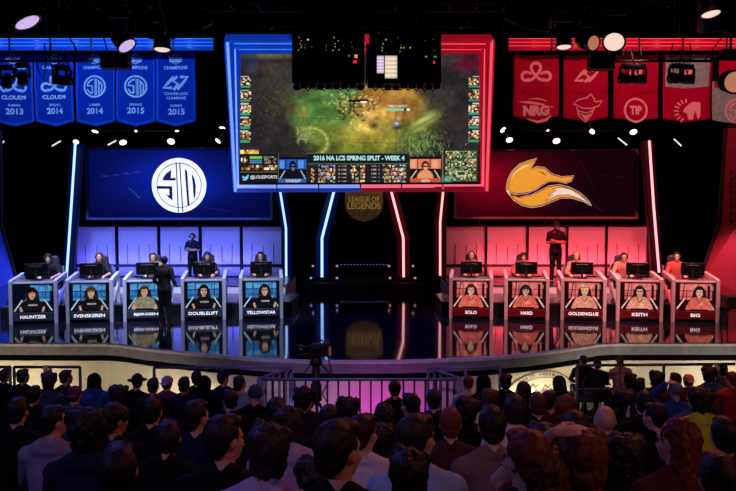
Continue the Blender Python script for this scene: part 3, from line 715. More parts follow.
# slim bar lights seen as streaks
def streak(x0, y0, x1, y1, D, label):
    a_, b_ = P(x0, y0, D), P(x1, y1, D); e = empty('tube_lamp', (a_ + b_) / 2, 0, label, 'tube lamp'); o = e.location
    a = MB(); a.tube([a_ - o, b_ - o], .022, 8); a.build('glowing_tube', mat('white_streak_tube', (240, 235, 230), .3, em=(240, 232, 225), es=1.1, sample=False), e)
    a = MB(); a.beam(a_ - o + Vector((0, .05, .01)), b_ - o + Vector((0, .05, .01)), .06, .05); m = (a_ + b_) / 2 - o; a.tube([m + Vector((0, .06, 0)), Vector((0, .06, tz - o.z))], .012, 5); a.build('bracket', truss_m, e)
streak(52, 146, 60.5, 141, 24.7, 'thin slanted white tube lamp left of the blue team screen'); streak(108, 145, 116, 140.5, 24.7, 'thin slanted white tube lamp at the upper edge of the blue screen')
streak(618, 138, 627, 145, 24.7, 'thin slanted white tube lamp over the red screen corner'); streak(674, 139, 681.5, 146, 24.7, 'thin slanted white tube lamp right of the red screen'); streak(0, 146, 4, 141, 24.7, 'thin slanted white tube lamp at the left edge of the view')
gf = 'large lamps on the front truss'; zt2 = zf_ + .35
moving_head(27.5, 22.5, 14, .24, (.50, -.02, -.87), lens_l, 'large pale lilac lamp tilted alone near the top left corner', gf, zt2)
moving_head(127, 46, 14, .175, (.6, -.2, -.8), lens_l, 'large lilac lamp facing out over the middle blue banner', gf, zt2)
moving_head(162, 49.5, 14, .15, (0, -.1, -1), lens_p, 'dark lamp pointing straight down right of the lilac lamp', gf, zt2)
moving_head(187, 28, 14, .42, (.2, .5, -1), lens_d, 'big unlit black lamp above the fifth blue banner', gf, zt2)
moving_head(530, 22, 14, .42, (-.2, .6, -1), lens_d, 'big unlit black lamp above the leftmost red banner', gf, zt2)
moving_head(564, 47, 14, .14, (0, -.12, -1), lens_p, 'dark lamp pointing straight down above the second red banner', gf, zt2)
moving_head(593.5, 43, 14.1, .14, (.5, -1, -.3), lens_o, 'copper-tinted lamp left of the blush round lamp', gf, zt2)
moving_head(614, 42, 13.9, .19, (-.3, -.75, -.65), lens_p, 'large blush round lamp facing out above the third red banner', gf, zt2)
moving_head(722, 26, 14, .38, (.3, .3, -1), lens_d, 'big unlit black lamp near the top right corner', gf, zt2)
moving_head(735, 82, 14, .2, (-.1, -1, -.2), lens_o, 'copper-tinted lamp cut by the right edge of the view', gf, zt2)
moving_head(711, 14, 13.6, .17, (.1, -.2, -1), lens_p, 'blush lamp pointing down at the top right corner', gf, zt2)
# dark boxes between banners and band, and small dark lamps on cables before the banners
for x, y, w_, h_, lab in ((116, 62, 27, 14, 'black control box hanging over the blue banners'), (601, 62, 24, 16, 'black control box hanging over the red banners')):
    p = P(x, y, 15); e = empty('control_box', p, 0, lab, 'box'); k = 15 / F
    a = MB(); a.bbox((0, 0, 0), (w_ * k, .3, h_ * k), .02); a.build('housing', black, e); a = MB(); a.box((0, -.155, -.02), (w_ * k * .7, .01, h_ * k * .5)); a.build('front_grille', blackgloss, e)
    a = MB()
    for s in (-.15, .15): a.tube([(s, 0, h_ * k / 2), (s, -.6, zt2 - p.z)], .015, 5)
    a.build('hanging_strap', truss_m, e)
gd = 'small dark lamps on cables before the banners'
for x, y, aim, lab in ((6, 86, (-.1, -.3, -1), 'at the left edge'), (23, 84, (.1, -.2, -1), 'second from the left edge'), (53, 79, (-1, -.2, .1), 'pointing left over the second blue banner'), (70, 80, (1, -.2, .1), 'pointing right over the second blue banner'),
                       (621, 78, (-1, -.3, .1), 'left one over the third red banner'), (646, 79, (1, -.3, 0), 'right one over the third red banner'), (671, 78, (-1, -.4, 0), 'left one over the grey banner top'), (694, 79, (1, -.4, 0), 'right one over the grey banner top')):
    moving_head(x, y, 16, .105, aim, lens_d, 'small unlit black lamp on cables, ' + lab, gd, P(368, 62, 16).z)
    p = P(x, y, 16); a = MB(); s = 1 if x % 2 else -1; zz = P(368, 56, 16).z
    pts = [(p.x + s * .05, 16.05, p.z + .45), (p.x + s * .22, 16.1, p.z + .62), (p.x + s * .3, 16.05, p.z + .3), (p.x + s * .38, 16.1, p.z + .1), (p.x + s * .46, 16.1, p.z + .5), (p.x + s * .42, 16.1, zz + .3)]
    a.tube(pts, .014, 6); o = a.build('lamp_cable', truss_m); tag(o, 'black cable looping beside the small unlit lamp, ' + lab, 'cable', 'lamp cables')
a = MB(); 
for nm, xx0, xx1 in (('blue', -8.2, -5.8), ('red', 4.9, 7.3)):
    a = MB(); zz = P(368, 60, 16).z; a.tube([(xx0, 16.1, zz), (xx1, 16.1, zz)], .03, 8)
    for xx in (xx0 + .2, xx1 - .2): a.tube([(xx, 16.1, zz), (xx, 14.2, zt2 + .2)], .015, 5)
    o = a.build('lamp_bar', truss_m); tag(o, 'thin black bar carrying small unlit lamps before the %s banners' % nm, 'bar')

# ------------------------------------------------------------------ main screen
D0, D1 = 21.4, 22.3
inn = [(239.3, 51.8), (481, 51.8), (480, 183.8), (238.5, 184.5)]; out = [(224.5, 37), (494.5, 37.5), (489, 191.8), (233.5, 192.2)]
sc_o = P(360, 192, 22); e = empty('game_screen', sc_o, 0, 'huge central screen with blue and red glowing frame showing a game', 'screen'); O_ = e.location
ip = [P(x, y, D1) - O_ for x, y in inn]; op = [P(x, y, D0 if k < 2 else D1 - .25) - O_ for k, (x, y) in enumerate(out)]
a = MB(); a.slab([p + Vector((0, .03, 0)) for p in ip], (0, .25, 0)); a.build('back_panel', black, e)
def frame_side(i0, i1, t0, t1, bm, sm, nseg, rails=(.1, .5, .86), wid=.26, sh=(.31, .69, .97), sr=.026):
    # member between outer edge and inner edge, from corner i0 to i1
    def pt(t, q): return op[i0].lerp(op[i1], t).lerp(ip[i0].lerp(ip[i1], t), q)
    thick = (pt(.5, 0) - pt(.5, 1)).length
    nn = (pt(1, .5) - pt(0, .5)).cross(pt(.5, 1) - pt(.5, 0)).normalized()
    if nn.y > 0: nn = -nn
    for j in range(nseg):
        ta = t0 + (t1 - t0) * j / nseg; tb = t0 + (t1 - t0) * (j + 1) / nseg - .006
        a = MB()
        a.add([pt(ta, 0), pt(tb, 0), pt(tb, 1), pt(ta, 1)] + [p + Vector((0, .12, 0)) for p in (pt(ta, 0), pt(tb, 0), pt(tb, 1), pt(ta, 1))], [(0, 1, 2, 3), (4, 5, 6, 7), (0, 1, 5, 4), (2, 3, 7, 6), (1, 2, 6, 5), (0, 3, 7, 4)])
        for q in rails:
            a.tube([pt(ta, q), pt(tb, q)], [(pt(ta, 0) - pt(ta, 1)).length * wid * .5, (pt(tb, 0) - pt(tb, 1)).length * wid * .5], 10)
        a.build('frame_segment', bm, e)
        a = MB()
        for q in sh: a.tube([pt(ta, q) + nn * .05, pt(tb, q) + nn * .05], sr, 6)
        a.build('frame_light_strip', sm, e)
blue_strip2 = mat('lilac_blue_strip', (150, 170, 240), .3, em=(138, 160, 244), es=1.0, sample=False); red_strip2 = mat('rose_strip', (240, 120, 140), .3, em=(236, 110, 132), es=1.0, sample=False)
fr_split = (362 - 233) / (489 - 233)
frame_side(0, 1, 0, .49, blue_band, blue_strip, 2); frame_side(0, 1, .49, 1, red_band, red_strip, 2)
bs2 = mat('bright_blue_side_strip', (140, 180, 255), .3, em=(116, 160, 250), es=1.1); rs2 = mat('bright_red_side_strip', (255, 120, 130), .3, em=(240, 84, 100), es=1.0)
frame_side(3, 0, 0, 1, blue_band, bs2, 1, (.3, .78), .3, (.08, .54), .04); frame_side(2, 1, 0, 1, red_band, rs2, 1, (.3, .78), .3, (.08, .54), .04)
frame_side(3, 2, 0, fr_split, mat('soft_blue_bottom_band', (30, 50, 130), .3, em=(30, 56, 160), es=.7, sample=False), blue_strip2, 3, (.5,), .5, (.5,), .065); frame_side(3, 2, fr_split, 1, mat('soft_red_bottom_band', (120, 20, 34), .3, em=(130, 12, 34), es=.7, sample=False), red_strip2, 3, (.5,), .5, (.5,), .065)
a = MB()
for i in range(4):
    a.beam(ip[i], ip[(i + 1) % 4], .07, .1)
a.build('inner_bezel', black, e)
a = MB()
for x in (-3.2, -1, 1, 3.2): a.tube([(x, .3, ip[0].z), (x, .3, CEIL - O_.z)], .03, 6)
a.build('hanging_wire', truss_m, e)
# picture
W_, H_ = 300, 164
p = Paint(W_, H_, 239, 51.5, 481, 184, (44, 40, 44))
p.blob(268, 53, 48, 8, (118, 124, 58), alpha=.9); p.blob(252, 64, 13, 11, (24, 50, 88), alpha=.8); p.blob(262, 68, 28, 7, (96, 70, 58), alpha=.6); p.blob(285, 70, 16, 10, (60, 56, 40), alpha=.6)
p.blob(468, 63, 20, 13, (116, 10, 44), alpha=.95); p.blob(445, 60, 32, 12, (74, 50, 48), alpha=.7); p.blob(282, 100, 34, 34, (62, 60, 44), alpha=.8); p.blob(448, 120, 30, 34, (58, 48, 40), alpha=.6)
p.blob(366, 120, 82, 46, (96, 106, 48), alpha=1, soft=.35); p.blob(330, 112, 44, 36, (90, 112, 50), alpha=.9, soft=.4)
p.blob(322, 108, 40, 28, (80, 122, 56), alpha=.95, soft=.5); p.blob(338, 136, 34, 24, (112, 134, 52), alpha=.9, soft=.6); p.blob(370, 138, 44, 22, (158, 142, 56), alpha=.95, soft=.6); p.blob(350, 149, 46, 8, (122, 142, 46), alpha=.8)
p.blob(390, 102, 42, 24, (156, 108, 48), alpha=1, soft=.4); p.blob(374, 118, 30, 17, (220, 178, 88), alpha=.95); p.blob(404, 96, 22, 7, (186, 138, 62), alpha=.7); p.blob(405, 116, 20, 10, (170, 118, 52), alpha=.7); p.blob(366, 126, 22, 9, (222, 186, 96), alpha=.7)
p.blob(338, 98, 16, 10, (72, 112, 72), alpha=.8); p.blob(304, 112, 8, 10, (150, 124, 52), alpha=.8); p.blob(292, 108, 7, 8, (92, 48, 34), alpha=.8); p.blob(436, 92, 24, 10, (60, 54, 52), alpha=.9); p.blob(300, 90, 16, 10, (74, 80, 50), alpha=.8)
p.grain(.16, 12, 11); p.grain(.14, 5, 12); p.grain(.10, 2.2, 13)
p.blob(296, 140, 17, 14, (44, 46, 36), alpha=.85); p.blob(334, 147, 12, 8, (60, 60, 34), alpha=.8)
for rr_, cc_ in ((19, (150, 156, 66)), (16.5, (196, 196, 100)), (14, (120, 130, 52)), (20.5, (90, 104, 44))):
    for k in range(70):
        t = k / 69; an = R(-118 + 195 * t); x = 311 + rr_ * math.cos(an); y = 142 + rr_ * .86 * math.sin(an); p.blob(x, y, 2.0, 1.5, cc_, alpha=.55 + .25 * math.sin(k * .9))
for k in range(60): p.line(298 + rng.uniform(-4, 14), 126 + rng.uniform(-3, 14), 301 + rng.uniform(-4, 16), 131 + rng.uniform(0, 14), .8, rng.choice(((130, 154, 80), (96, 112, 60), (170, 176, 110))), .6)
for k in range(110): x = rng.gauss(278, 12); y = rng.gauss(104, 15); p.line(x, y, x + rng.uniform(-3, 3), y - rng.uniform(1, 4), .8, rng.choice(((92, 94, 62), (70, 72, 48), (112, 110, 74))), .45)
for k in range(70): x = rng.gauss(440, 9); y = rng.gauss(112, 14); p.line(x, y, x + rng.uniform(-3, 3), y - rng.uniform(1, 4), .8, rng.choice(((96, 92, 58), (66, 58, 40), (120, 110, 70))), .4)
for k in range(420):
    x = rng.gauss(420, 13); y = rng.gauss(146, 7); p.line(x, y, x + rng.uniform(-2.4, 2.4), y - rng.uniform(1.5, 4), .8, rng.choice(((126, 158, 78), (86, 120, 54), (160, 180, 104), (60, 88, 44), (104, 140, 66))), .65)
p.blob(426, 121, 21, 6.5, (150, 156, 76), ang=-26, alpha=.95, soft=.7); p.blob(424, 119, 16, 3.4, (206, 210, 120), ang=-26, alpha=.9); p.blob(430, 113, 12, 4, (150, 158, 84), ang=-22, alpha=.8); p.blob(420, 129, 12, 3.5, (170, 178, 96), ang=-14, alpha=.8); p.line(410, 132, 442, 112, .9, (90, 96, 40), .7)
for k in range(60): p.blob(rng.gauss(357, 10), rng.gauss(106, 6.5), rng.uniform(1.6, 3.4), rng.uniform(1.2, 2.6), rng.choice(((52, 34, 20), (84, 52, 26), (40, 34, 22), (110, 74, 34))), alpha=.85)
for k in range(90):
    x = rng.gauss(357, 11); y = rng.gauss(104, 7); p.blob(x, y, rng.uniform(.9, 2.2), rng.uniform(.8, 1.8), rng.choice(((244, 206, 120), (252, 236, 190), (214, 142, 58), (236, 180, 76), (250, 220, 150))), alpha=.95)
for k in range(22): p.blob(rng.gauss(338, 4), rng.gauss(101, 5), 1.8, 1.4, rng.choice(((246, 226, 120), (120, 90, 34), (60, 50, 20), (220, 180, 70))), alpha=.85)
p.blob(374, 125, 7, 5, (50, 38, 26), alpha=.9); p.blob(372, 121, 4, 4, (160, 110, 60), alpha=.9); p.blob(371, 115, 5, 4, (240, 200, 120), alpha=.9); p.blob(368, 112, 2.4, 2, (255, 240, 200), alpha=.9); p.blob(384, 112, 4, 5, (252, 208, 96), alpha=.9); p.blob(346, 117, 9, 2.2, (50, 56, 26), alpha=.7); p.blob(377, 118, 4, 3, (70, 110, 60), alpha=.8)
p.blob(398, 127, 7, 3.6, (44, 44, 60), alpha=.95); p.blob(397, 124, 4.4, 3, (120, 136, 220), alpha=1); p.blob(397, 123, 2.4, 1.8, (224, 228, 255), alpha=1); p.blob(399, 118, 3, 3.4, (196, 188, 190), alpha=.8); p.blob(391, 126, 2.4, 1.4, (236, 120, 50), alpha=.9)
p.blob(352, 92, 12, 6, (60, 140, 90), alpha=.5); p.line(289, 117, 342, 119, .9, (50, 74, 34), .5); p.line(310, 99, 345, 98, .9, (50, 80, 40), .5); p.line(355, 142, 400, 143, 1, (100, 90, 36), .6)
p.rect(349, 99.5, 368, 101.5, (24, 14, 14)); p.rect(361, 101, 367, 102.2, (250, 250, 240)); p.rect(387, 108.2, 410, 110.8, (130, 206, 178)); p.rect(404.5, 108.2, 406.5, 110.8, (20, 30, 30)); p.rect(406.5, 108.2, 410, 110.8, (220, 250, 210))
port = [(214, 178, 120), (240, 226, 190), (150, 80, 50), (60, 40, 30), (190, 140, 60), (110, 60, 60), (250, 240, 220), (90, 100, 60)]
for k in range(5):
    y = 75.6 + 13.6 * k
    p.rect(240, y + 1.6, 251.5, y + 9, (40, 30, 24)); p.mosaic(240, y + 1.8, 251.3, y + 9, port, 1.6, 1.6, 20 + k, .85); p.rect(240, y + 9.6, 250, y + 11.6, (50, 170, 116)); p.rect(240, y, 249, y + 1.1, (200, 196, 190))
    p.rect(469, y + 1.6, 479.6, y + 9, (40, 30, 24)); p.mosaic(469.2, y + 1.8, 479.4, y + 9, port, 1.6, 1.6, 40 + k, .85); p.rect(469, y + 9.6, 479, y + 11.6, (60, 150, 120)); p.rect(473, y, 479.5, y + 1.1, (200, 196, 190))
p.mosaic(241, 149, 259, 153, [(230, 190, 90), (200, 120, 50), (250, 230, 150)], 2, 2, 5, .9)
p.rect(240, 153, 279, 171, (30, 27, 27)); p.rect(240, 171.3, 279, 183.8, (22, 21, 24)); p.rect(240, 171, 279, 171.5, (110, 96, 60)); p.rect(278.4, 153, 279, 184, (100, 86, 54)); p.rect(240, 153, 279, 153.5, (110, 96, 60))
p.mosaic(241.5, 156, 248, 162, port, 1.5, 1.5, 61); p.rect(250, 156, 262.5, 158.3, (120, 210, 50)); p.rect(250, 158.6, 262.5, 162.6, (66, 118, 160)); p.mosaic(264, 156, 277, 163, [(110, 104, 90), (150, 140, 120)], 1.2, 1.7, 7, .5); p.mosaic(242, 165, 277.5, 169.6, port, 2.1, 2.1, 62, .8)
p.poly([(243, 174.5), (245, 176.5), (247, 176), (247.6, 174.5), (249.6, 174.4), (249, 176), (248.4, 178.6), (246, 180.2), (242.6, 179.6), (244.4, 178.6), (243, 177)], (120, 200, 240))
def cam_feed(p, x0, y0, x1, y1, side):
    W = x1 - x0; H = y1 - y0; X = lambda u: x0 + u * W; Y = lambda v: y0 + v * H
    if side == 0: bg, sh, hair, skin, st, bar, lt = (30, 90, 190), (16, 18, 30), (14, 14, 20), (120, 96, 110), (200, 220, 240), (40, 100, 180), (120, 180, 250)
    else: bg, sh, hair, skin, st, bar, lt = (230, 130, 90), (236, 150, 104), (70, 30, 24), (240, 170, 130), (246, 226, 200), (206, 84, 50), (250, 180, 140)
    p.rect(x0, y0, x1, y1, (20, 16, 24)); p.rect(x0, Y(.08), x1, Y(.45), bg); p.rect(X(.02), Y(.12), X(.2), Y(.4), lt, .6); p.rect(X(.7), Y(.12), X(.9), Y(.4), lt, .6); p.line(X(.25), Y(.05), X(.25), Y(.5), W * .03, (20, 20, 40)); p.line(X(.66), Y(.05), X(.66), Y(.5), W * .03, (20, 20, 40))
    p.line(X(.02), Y(.82), X(.22), Y(.5), W * .035, st); p.line(X(.98), Y(.82), X(.8), Y(.5), W * .035, st)
    p.blob(X(.5), Y(.78), W * .3, H * .34, sh, soft=.2); p.blob(X(.5), Y(.33), W * .14, H * .2, hair, soft=.25); p.blob(X(.51), Y(.38), W * .09, H * .15, skin, soft=.3); p.rect(X(.43), Y(.33), X(.59), Y(.37), hair, .8)
    p.rect(x0, Y(.8), x1, y1, bar)
cam_feed(p, 279.5, 156.5, 307, 184, 0); cam_feed(p, 410.5, 156.5, 441.5, 184, 1)
p.rect(307.5, 152.5, 410, 184, (34, 32, 36)); p.rect(308.5, 153.4, 409.2, 162.6, (14, 30, 38)); p.rect(308.5, 162.9, 409.2, 163.4, (110, 96, 60)); p.rect(307.5, 152.5, 410, 153, (110, 96, 60))
icons = [(230, 190, 100), (120, 160, 220), (200, 90, 60), (240, 230, 190), (60, 50, 40), (90, 130, 90), (40, 60, 100), (220, 140, 80)]
for k in range(5):
    y = 164.3 + 3.9 * k
    p.mosaic(311.5, y, 315, y + 3, icons, 1.6, 1.5, 80 + k, .9); p.mosaic(319, y, 336, y + 3, icons, 1.7, 1.5, 90 + k, .85); p.mosaic(339, y + .8, 347, y + 1.9, [(170, 160, 140)], 1, 1.2, 3, .6); p.mosaic(351, y, 359, y + 3, icons, 1.6, 1.5, 100 + k, .5)
    p.mosaic(361, y, 366, y + 3, [(240, 220, 200), (200, 60, 60), (60, 160, 60)], 1.6, 1.5, 110 + k, .8); p.mosaic(372, y + .8, 380, y + 1.9, [(170, 160, 140)], 1, 1.2, 4, .6); p.mosaic(383, y, 407, y + 3, icons, 1.7, 1.5, 120 + k, .85)
p.rect(443, 147.5, 481, 184, (46, 44, 40)); p.rect(443, 147.5, 481, 148, (130, 120, 90)); p.rect(443, 147.5, 443.5, 184, (130, 120, 90)); p.rect(446, 150, 477.5, 181.5, (54, 74, 52)); p.mosaic(446.5, 150.5, 477, 181, [(150, 170, 90), (220, 214, 150), (40, 50, 36), (100, 150, 140), (30, 36, 30), (170, 120, 80), (90, 110, 60)], 1.4, 1.4, 200, .8)
p.blob(448, 180, 8, 7, (90, 190, 180), alpha=.8); p.rect(457, 171, 467, 176.5, (220, 220, 170), .8); p.rect(458.2, 172.2, 465.8, 175.4, (50, 60, 40))
def smap2(u, v):
    t = ip[3].lerp(ip[2], u).lerp(ip[0].lerp(ip[1], u), v); return (t.x, t.y - .02, t.z)
scrn = picture('display', p.a, smap2, e, pic_m)
cy_t = mat('pale_cyan_letter', (180, 230, 230), .5, em=(176, 232, 226), es=1.0, sample=False); wh_t = mat('soft_white_letter', (200, 200, 200), .5, em=(208, 208, 204), es=1.0, sample=False)
LM = lambda u, v, l: (lambda q: (q.x - O_.x, ip[0].y - .04 - l, q.z - O_.z))(P(u, -v, D1 - .04))
fl = Flat(); fl.text('2016 NA LCS SPRING SPLIT - WEEK 4', 359, -158, 91, 5.0, 0, 1, .04); fl.build('title_lettering', cy_t, LM, scrn)
for t_, x_, y_, w__, h__ in (('@LOLESPORTS', 263.8, -177.3, 27, 4.3), ('TSM DOUBLELIFT', 398, -106, 19, 2.2), ('DOUBLELIFT', 293.5, -180.8, 15, 2.8), ('KEITH', 425.5, -180.8, 8, 2.8)):
    fl = Flat(); fl.text(t_, x_, y_, w__, h__, 0, 1, .03); fl.build('lettering', wh_t, LM, scrn)

# ------------------------------------------------------------------ hanging equipment racks
def led_mat(n, c): return mat(n, c, .4, em=c, es=1.0, sample=False)
leds = [led_mat('amber_led', (170, 160, 60)), led_mat('green_led', (60, 150, 50)), led_mat('red_led', (240, 40, 60)), led_mat('orange_led', (240, 150, 90)), led_mat('white_led', (210, 210, 230))]
D = 16.0
def rack(x0, x1, y0, y1, label, spec, seed):
    a_ = P(x0, y1, D); b_ = P(x1, y0, D); w = b_.x - a_.x; h = b_.z - a_.z; c = (a_ + b_) / 2; e = empty('equipment_rack', (c.x, D, a_.z), 0, label, 'equipment rack')
    a = MB(); a.bbox((0, .35, h / 2), (w, .7, h), .02); a.build('case', black, e)
    a = MB()
    for k in range(8): a.box((0, -.012, h * (k + .5) / 8), (w * .92, .02, h / 8 * .82))
    for s in (-1, 1): a.box((s * w * .48, -.02, h / 2), (.03, .04, h))
    a.build('front_module', blackgloss, e)
    r = random.Random(seed); a = MB()
    for k in range(9): x = -w / 2 + w * (k + .5) / 9; a.lathe([(.05, 0), (.075, .03), (.075, .09), (.03, .12)], (x, .1, -.11 + r.uniform(-.03, .02)), 10)
    for k in range(8):
        x = -w / 2 + w * (k + .5) / 9; a.tube([(x, .05, -.04), (x + .08, 0, -.13 - r.uniform(0, .05)), (x + .17, .05, -.04)], .018, 6)
    a.build('cable_bundle', mat('dusk_blue_cable', (44, 44, 70), .5), e)
    for (x, y, ww, hh, m_) in spec:
        q = P(x, y, D) - e.location; a = MB(); a.box((q.x, -.03, q.z), (ww * D / F, .014, hh * D / F)); a.build('indicator_light', leds[m_], e)
    a = MB()
    for s in (-.42, .42): a.tube([(s * w, .3, h), (s * w, .3, CEIL - a_.z)], .02, 6)
    a.build('hanging_chain', truss_m, e); return e
r = random.Random(3)
sp = [(300 + r.uniform(-2, 4), y, .8, .7, 0) for y in (38, 41, 44, 46, 48, 50)] + [(308, 40, 1.4, 1.4, 4), (305, 48, .8, .8, 1), (312, 47, .7, .7, 1)] + [(336 + r.uniform(-2, 3), y, .9, .8, 0) for y in (38, 41, 44, 47, 50)] + [(333, 50.5, 1.2, 1, 0), (349, 56, 1.2, 1.8, 1), (356, 56.5, 3, 3.2, 3), (355, 62, 3.6, 2.6, 2)] + [(r.uniform(296, 360), r.uniform(30, 54), .5, .5, 1) for _ in range(10)]
rack(292, 364.5, 29, 83, 'left black rack of gear with tiny lights hanging before the screen', sp, 1)
sp = [(386, 40, 1.6, 1.2, 0), (383, 44, 1, 1, 0), (382, 48, 1.4, 1.4, 1), (382, 51, 1, 1, 0), (401, 48, 1.2, 1.2, 0), (404, 48, 1.2, 1.2, 0), (410, 48, 1.2, 1.4, 0), (400, 52, 1, 1.4, 1), (426, 57, 2.4, 1.4, 1), (435, 57, 3, 1.4, 1), (434, 62.5, 2, 2, 2)] + [(r.uniform(372, 438), r.uniform(30, 54), .5, .5, 1) for _ in range(8)]
e = rack(367.5, 441.5, 29, 83, 'right black rack of gear with two bright squares hanging before the screen', sp, 2)
for x, y, ww, hh, c, n in ((380.5, 65, 7, 17, (232, 214, 240), 'lilac'), (391, 67.5, 12, 22, (250, 226, 196), 'cream')):
    q = P(x, y, D) - e.location; im = np.ones((11, 6, 3)) * np.array(c, float)
    im[::2] *= .86; im[:, -1:] *= .92; k = D / F
    fo = MB(); fo.box((q.x, -.04, q.z), (ww * k * 1.06, .02, hh * k * 1.04)); hb = fo.build('work_light_housing', blackgloss, e)
    picture('work_light', im, lambda u, v, q=q, ww=ww, hh=hh: (q.x + (u - .5) * ww * k, -.055, q.z + (v - .5) * hh * k), hb, pic_m)
# green cable and small red sign between racks
a = MB(); q0 = P(366.3, 28, 15.9); q1 = P(366.3, 84, 15.9); a.tube([q0 + Vector((0, 0, .0)), (q0 + q1) / 2 + Vector((.02, 0, 0)), q1], .02, 6); o = a.build('signal_cable', mat('dark_green_cable', (30, 60, 30), .5)); tag(o, 'dark green cable hanging between the two black racks', 'cable')
a = MB(); q = P(367, 39, 15.75); a.bbox(q, (.09, .03, .19), .01); o = a.build('red_marker_light', mat('red_marker', (180, 20, 40), .4, em=(190, 20, 46), es=.9, sample=False)); tag(o, 'small red marker light between the tops of the two racks', 'light')
# pale purple clamps on the truss over the racks
for i, x in enumerate((269, 314, 362, 413, 464)):
    q = P(x, 24, 15.4); e = empty('truss_clamp', q, 0, 'dim purple-grey truss clamp above the big screen, %s of five' % ('leftmost', 'second from left', 'middle', 'fourth from left', 'rightmost')[i], 'clamp', 'purple truss clamps')
    s = -1 if i in (0, 1, 2) else 1
    a = MB(); a.beam((s * .1, 0, .09), (-s * .06, 0, -.09), .07, .05); a.build('jaw', mat('dusky_purple_metal', (120, 105, 130), .4, .5), e); a = MB(); a.tube([(s * .1, 0, .09), (s * .1, 0, CEIL - q.z)], .012, 6); a.build('rod', truss_m, e)
a = MB(); za = P(368, 26, 15.5).z; a.tube([(-2.2, 15.5, za), (2.3, 15.5, za)], .03, 8); a.tube([(-2.2, 15.5, za + .3), (2.3, 15.5, za + .3)], .03, 8)
for k in range(15): a.tube([(-2.2 + .3 * k, 15.5, za), (-2.05 + .3 * k, 15.5, za + .3), (-1.9 + .3 * k, 15.5, za)], .012, 5)
o = a.build('ladder_truss', truss_m); tag(o, 'thin black ladder truss above the hanging equipment racks', 'truss')
# ================================================================== FIGURES
def shell(mb, voxel, name, smooth=4, nz=0.0, nsc=18.0):
    me = mb.mesh(name); ob = bpy.data.objects.new('tmp', me); C.objects.link(ob)
    m = ob.modifiers.new('r', 'REMESH'); m.mode = 'VOXEL'; m.voxel_size = voxel; m.use_smooth_shade = True
    s = ob.modifiers.new('s', 'SMOOTH'); s.factor = .5; s.iterations = smooth
    dg = bpy.context.evaluated_depsgraph_get(); dg.update()
    out = bpy.data.meshes.new_from_object(ob.evaluated_get(dg)); out.name = name
    bpy.data.objects.remove(ob); bpy.data.meshes.remove(me)
    if nz:
        n = len(out.vertices); co = np.empty(n * 3, np.float32); out.vertices.foreach_get('co', co); co = co.reshape(-1, 3)
        no = np.empty(n * 3, np.float32); out.vertices.foreach_get('normal', no); no = no.reshape(-1, 3)
        d = np.array([noise.noise(Vector((float(c[0]) * nsc, float(c[1]) * nsc, float(c[2]) * nsc * .5))) for c in co], np.float32)
        out.vertices.foreach_set('co', (co + no * (d * nz)[:, None]).ravel())
    out.polygons.foreach_set('use_smooth', [True] * len(out.polygons)); out.materials.clear(); return out
def seg(mb, pts, rs, n=14):
    # tapering limb with round joints
    pts = [Vector(p) for p in pts]
    mb.tube(pts, rs, n)
    for p, r in zip(pts, rs): mb.ell(p, (r, r, r), nu=12, nv=8)
def head_geo(mb, M, hr):
    q = M.to_3x3()
    E = lambda c, r: mb.ell(M @ Vector(c), r, q, nu=18, nv=12)
    E((0, -.012, .022), (.076, .094, .094)); E((0, .02, -.04), (.060, .070, .076)); E((0, .058, -.092), (.028, .026, .022)); E((0, .074, .018), (.05, .02, .012))
    E((0, .094, -.028), (.012, .018, .014)); E((0, .088, -.005), (.008, .014, .024)); E((0, .083, -.062), (.024, .012, .007)); E((0, .081, -.073), (.02, .011, .006))
    for s in (-1, 1): E((s * .078, -.002, -.008), (.010, .02, .032)); E((s * .04, .062, -.03), (.022, .02, .02))
def hand_geo(mb, wrist, d, nrm, curl, side):
    # d: pointing direction, nrm: back-of-hand normal, side: +1 thumb towards +cross
    d = Vector(d).normalized(); nrm = (Vector(nrm) - d * Vector(nrm).dot(d)).normalized(); s = d.cross(nrm) * side
    w = Vector(wrist); m = Matrix((s, d, nrm)).transposed()
    mb.ell(w + d * .045, (.040, .055, .017), m, nu=12, nv=8)
    for k, (off, L) in enumerate(((-.03, .058), (-.010, .076), (.011, .082), (.031, .072))):
        p = w + d * .082 + s * off; pts = [w + d * .03 + s * off * .7, p]; a = 0
        for j, f in enumerate((.45, .32, .23)):
            a += curl * (.9 if j else .6); dd = d * math.cos(a) - nrm * math.sin(a); p = p + dd * L * f; pts.append(p)
        seg(mb, pts, [.010, .0105, .0095, .0085, .0075], 8)
    p0 = w + d * .02 + s * .03; p1 = p0 + (s * .8 + d * .6).normalized() * .035 - nrm * .006; p2 = p1 + (s * .35 + d * .9).normalized() * .03 - nrm * .008; p3 = p2 + (d * 1.0 + s * .05).normalized() * .022 - nrm * .006
    seg(mb, [p0, p1, p2, p3], [.013, .012, .0105, .009], 8)
def lerp(a, b, t): return Vector(a).lerp(Vector(b), t)
